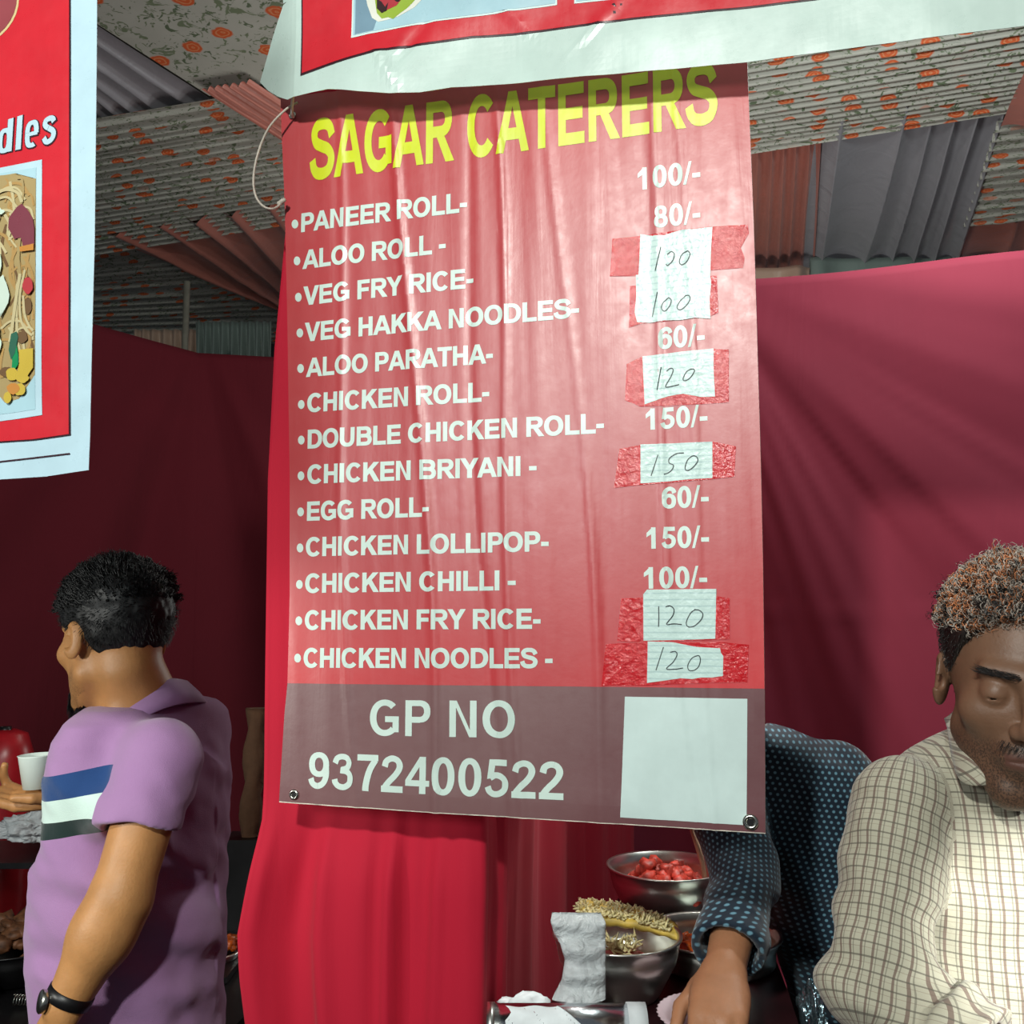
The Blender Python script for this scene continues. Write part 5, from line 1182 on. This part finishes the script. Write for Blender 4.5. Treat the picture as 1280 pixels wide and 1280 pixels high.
# checked shirt
hemL = elL+(wrL-elL)*.42; axL = U2(wrL-elL); hemR = elR+(wrR-elR)*.42; axR = U2(wrR-elR)
armax = U2(elL-shL)
def torso2(p): return loft_sdf(p, rows, lT, fT)
def sl2(p, s_, e_, h_): return smin(cap_(p, s_, e_, .056, .050), cap_(p, e_, h_, .052, .050), .012)
def shirt2(p):
    d = torso2(p); a1 = sl2(p, shL, elL, hemL); a2 = sl2(p, shR, elR, hemR)
    u1 = np.linalg.norm(p-elL, axis=1); r1 = (p-elL); 
    a1 += .007*np.sin((r1[:, 2]*95+r1[:, 0]*40)+2*vnoise(p*20, 3))*np.exp(-(u1/.075)**2)+.004*vnoise(p@np.array([[30, 0, 0], [0, 30, 0], [8, 8, 60.]]), 9)
    a1 = smax(a1, (p-hemL)@axL, .004); a2 = smax(a2, (p-hemR)@axR, .004)
    # rolled cuffs
    for e_, h_, ax_ in ((elL, hemL, axL), (elR, hemR, axR)):
        t_ = (p-h_)@ax_; rad = np.linalg.norm((p-h_)-t_[:, None]*ax_, axis=1); cf = np.maximum(rad-.056-.003*np.sin(t_*150), np.abs(t_+.018)-.022)
        if e_ is elL: a1 = smin(a1, cf, .004)
        else: a2 = smin(a2, cf, .004)
    d = smin(d, a1, .012); d = smin(d, a2, .012)
    d += folds(p, 31, .8)*np.clip((1.40-p[:, 2])/.06, .25, 1)+.003*vnoise(p@np.array([[26, 0, 6], [0, 20, 0], [5, 0, 7.]]), 41)
    for e_, h_, ax_ in ((elL, hemL, axL), (elR, hemR, axR)): d = smax(d, -cap_(p, h_-ax_*.03, h_+ax_*.3, .042, .042), .003)
    d = smax(d, -cap_(p, base-A(0, 0, .01), Hn-A(0, 0, .02), .064, .070), .005)
    d = smax(d, -cap_(p, np.array(P(1296, 990, 1.08)), np.array(P(1300, 930, 1.06)), .028, .06), .006)   # open neck
    return smax(d, P(0, 1480, 1.17).z-p[:, 2], .004)
v, f = surface(shirt2, (.27, .74, .62), (.84, 1.34, 1.50), .0042)
def uvshirt(v, shL, elL, tor, slv, cx, cy):
    ax = U2(elL-shL); o1 = U2(np.cross(ax, A(0, -1, 0))); o2 = np.cross(ax, o1); q = v-shL; t_ = q@ax; ang = np.arctan2(q@o1, -(q@o2))
    issl = slv(v) < tor(v)
    dx = v[:, 0]-cx; dy = v[:, 1]-cy; pu = np.where(np.abs(dy) > .03, dx+.25*np.sign(dx)*np.maximum(0, np.abs(dx)-.08)*np.abs(dy)*8, dx)
    return np.where(issl, ang*.058, dx+.0*dy), np.where(issl, -t_, v[:, 2]+.25*np.maximum(0, v[:, 2]-1.36)), issl
pu, pv, isl = uvshirt(v, shL, elL, torso2, lambda p: np.minimum(sl2(p, shL, elL, hemL), sl2(p, shR, elR, hemR)), rows[3][1], 1.17)
def checks(name, base_c, line_c, line2, pitch=.0128):
    t = NT(name); a = t.n('ShaderNodeAttribute', attribute_name='pu').outputs['Fac']; b = t.n('ShaderNodeAttribute', attribute_name='pv').outputs['Fac']
    def lines(x, off, wdt):
        f_ = t.math('FRACT', t.math('ADD', t.math('DIVIDE', x, pitch), off)); return t.math('LESS_THAN', t.math('ABSOLUTE', t.math('SUBTRACT', f_, .5)), wdt)
    vv = t.coord(); base = t.mix(t.noise(vv, 12, 3), tuple(x*.95 for x in lin(base_c)), lin(base_c))
    half = t.math('MULTIPLY', t.math('LESS_THAN', t.math('FRACT', t.math('DIVIDE', a, pitch*2)), .5), 1.0)
    fuzz = lambda s: t.math('MULTIPLY', s, .78)
    m1 = t.mix(fuzz(lines(a, .0, .105)), base, lin(line_c)); m1 = t.mix(t.math('MULTIPLY', lines(a, .30, .045), .55), m1, lin(line2))
    m1 = t.mix(t.math('MULTIPLY', lines(b, .0, .065), .72), m1, lin(line2)); m1 = t.mix(t.math('MULTIPLY', lines(b, .42, .025), .4), m1, lin(line_c))
    t.set(col=m1, rough=.75, spec=.3, sheen=.2); t.bump(t.math('ADD', t.noise(vv, 22, 4), t.math('MULTIPLY', t.noise(vv, 800, 2), .25)), .3, .006); return t.m
M['check'] = checks('beige checked cotton', (180, 175, 155), (104, 80, 72), (88, 84, 74))
sh = np_mesh('checked_shirt', v, f, M['check'], mn2); attr(sh.data, 'pu', pu); attr(sh.data, 'pv', pv)
# collar leaves
def leaf(parent, pts, m, thick=.003):
    """quad strip: list of (outer, inner) points"""
    V = []; Fs = []; N = len(pts); K = 7
    for a, b in pts:
        for k in range(K):
            t_ = k/(K-1); p_ = Vector(a).lerp(Vector(b), t_); p_.y -= .006*math.sin(PI*t_); V.append(p_)
    for i in range(N-1):
        for k in range(K-1): x = i*K+k; Fs.append((x, x+1, x+K+1, x+K))
    o = mesh('collar', V, Fs, m, parent); o.modifiers.new('t', 'SOLIDIFY').thickness = thick
    attr(o.data, 'pu', [x[0]*.8+x[2]*.6 for x in V]); attr(o.data, 'pv', [x[2]*.8-x[0]*.6 for x in V]); return o
def lp_(pl, n=6):
    a = catmull([P(*x[0]) for x in pl], n); b = catmull([P(*x[1]) for x in pl], n); return list(zip(a, b))
leaf(mn2, lp_([((1196,880,1.20),(1180,898,1.19)), ((1200,888,1.15),(1184,912,1.145)), ((1206,905,1.105),(1189,945,1.10)), ((1222,925,1.075),(1200,975,1.066)), ((1243,944,1.06),(1228,982,1.048)), ((1262,965,1.052),(1257,972,1.05))]), M['check'])
leaf(mn2, lp_([((1360,880,1.20),(1378,898,1.19)), ((1352,905,1.12),(1370,945,1.11)), ((1335,935,1.075),(1352,985,1.066)), ((1305,965,1.05),(1310,990,1.048))]), M['check'])
make_legs(mn2, (rows[0][1], 1.17, .85), lT, fT, mat('grey trousers', (60, 60, 66), .8), top=.95, rx=.160, ry=.112)

# ================================================================= man in the dotted navy shirt behind the board
m3 = empty('person', (.6, 1.55, 0), 'person in a navy dotted shirt leaning over the counter, face hidden by the menu board', 'person')
H = P(872, 838, 1.52); Hn = np.array(H); fw = Vector((-.25, -.75, -.6)); Rh = frame(fw)
skB = skin('warm brown skin', (176, 122, 88), (130, 76, 66))
base = np.array(P(915, 925, 1.56))
def r3(py, px, a, b, Y=1.66): Y *= .925; a *= .94; c = P(px, py, Y); return (c.z, c.x, c.y, a, b)
rows = [r3(1420, 1100, .135, .095, 1.70), r3(1290, 1098, .135, .095, 1.69), r3(1200, 1082, .135, .10, 1.68), r3(1120, 1050, .145, .10, 1.67), r3(1040, 1010, .165, .10), r3(985, 985, .160, .092), r3(950, 972, .125, .08), r3(925, 955, .085, .07), r3(905, 940, .06, .058)]
lT = U2((1, -.1)); fT = A(-.1, -1); fT = U2(fT)
shA = np.array(P(900, 985, 1.49)); elA = np.array(P(931, 1095, 1.40)); wrA = np.array(P(906, 1212, 1.265)); shB = np.array(P(1046, 975, 1.54)); elB = shB+A(.10, .03, -.26); wrB = elB+A(-.02, -.12, -.18)
HA = hframe((-.28, -.88, -.34), (-.05, -.35, .93)); HB = hframe(wrB-elB, (0, -1, 0))
def bodyB(p):
    d = head_sdf((p-Hn)@Rh); d = smin(d, cap_(p, Hn+Rh@A(0, -.04, -.05), base, .05, .055), .02); d = smin(d, loft_sdf(p, [(r[0], r[1], r[2], r[3]-.022, r[4]-.022) for r in rows[:-1]], lT, fT), .03)
    for s_, e_, w_, hf in ((shA, elA, wrA, HA), (shB, elB, wrB, HB)):
        d = smin(d, cap_(p, s_, e_, .038, .033), .015); d = smin(d, cap_(p, e_, w_, .034, .0245), .015); d = smin(d, hand_sdf((p-w_)@hf, curl=(.35, .4, .5, .6)), .012)
    return d
v, f = surface(bodyB, (.10, .98, .76), (.78, 1.75, 1.66), .0046); body = np_mesh('body', v, f, skB, m3); tones(body, H, Rh, .5)
v, f = surface(lambda p: head_sdf((p-Hn)@Rh)-.0006, Hn-A(.16, .16, .16), Hn+A(.16, .16, .16), .0035); hd = np_mesh('face', v, f, skB, m3); tones(hd, H, Rh, .5); eyes(H, Rh, m3, True)
def hair3(p):
    q = (p-Hn)@Rh; s = np.stack([np.abs(q[:, 0]), q[:, 1], q[:, 2]], 1)
    d = smin(ell(s, (0, -.014, .030), (.0745, .094, .086)), ell(s, (0, .030, -.030), (.058, .060, .078)), .03)-.010-vnoise(q*90, 6)*.008; return smax(d, zl(q[:, 1])-q[:, 2], .004)
v, f = surface(hair3, Hn-A(.16, .16, .12), Hn+A(.16, .16, .16), .004); np_mesh('hair', v, f, hairm, m3)
hemA = elA+(wrA-elA)*.78; axA = U2(wrA-elA); hemB = elB+(wrB-elB)*.7; axB = U2(wrB-elB)
def torso3(p): return loft_sdf(p, rows, lT, fT)
def shirt3(p):
    d = torso3(p); a1 = smin(cap_(p, shA, elA, .056, .048), cap_(p, elA, hemA, .048, .042), .012); a2 = smin(cap_(p, shB, elB, .060, .050), cap_(p, elB, hemB, .05, .042), .012)
    t_ = (p-hemA)@axA; rad = np.linalg.norm((p-hemA)-t_[:, None]*axA, axis=1); a1 = smax(a1, t_, .003); a1 = smin(a1, np.maximum(rad-.046, np.abs(t_+.016)-.022), .005); a2 = smax(a2, (p-hemB)@axB, .003)
    d = smin(smin(d, a1, .02), a2, .02)+folds(p, 51, 1.0)*np.clip((1.38-p[:, 2])/.06, .2, 1)
    d = smax(d, -cap_(p, hemA-axA*.02, hemA+axA*.2, .036, .036), .003); d = smax(d, -cap_(p, base, Hn, .058, .06), .004); return smax(d, P(0, 1400, 1.56).z-p[:, 2], .004)
v, f = surface(shirt3, (.14, 1.25, .66), (.80, 1.76, 1.44), .0048)
t = NT('navy dotted cotton'); a = t.n('ShaderNodeAttribute', attribute_name='pu').outputs['Fac']; b = t.n('ShaderNodeAttribute', attribute_name='pv').outputs['Fac']
pt_ = .0078; fa = t.math('SUBTRACT', t.math('FRACT', t.math('DIVIDE', a, pt_)), .5); row = t.math('FLOOR', t.math('DIVIDE', a, pt_))
fb_ = t.math('SUBTRACT', t.math('FRACT', t.math('ADD', t.math('DIVIDE', b, pt_), t.math('MULTIPLY', row, .5))), .5)
dd = t.math('SQRT', t.math('ADD', t.math('POWER', fa, 2.0), t.math('POWER', fb_, 2.0)))
vv = t.coord(); t.set(col=t.mix(t.ramp(dd, [(.16, 1.0), (.30, 0.0)]), lin((15, 34, 50)), lin((104, 150, 170))), rough=.75, sheen=.3, spec=.3); t.bump(t.noise(vv, 20, 4), .35, .006)
pu, pv, isl = uvshirt(v, shA, elA, torso3, lambda p: smin(cap_(p, shA, elA, .056, .048), cap_(p, elA, hemA, .048, .042), .012), rows[4][1], 1.53)
so = np_mesh('dotted_shirt', v, f, t.m, m3); attr(so.data, 'pu', pu*.8+pv*.3); attr(so.data, 'pv', pv*.9-pu*.3)
pk = [P(962, 1004, 1.545), P(981, 1003, 1.545), P(978, 925, 1.56), P(962, 918, 1.56)]
make_legs(m3, (rows[0][1], rows[0][2], .85), lT, fT, mat('black trousers', (20, 20, 24), .8), top=.95, rx=.13, ry=.10)
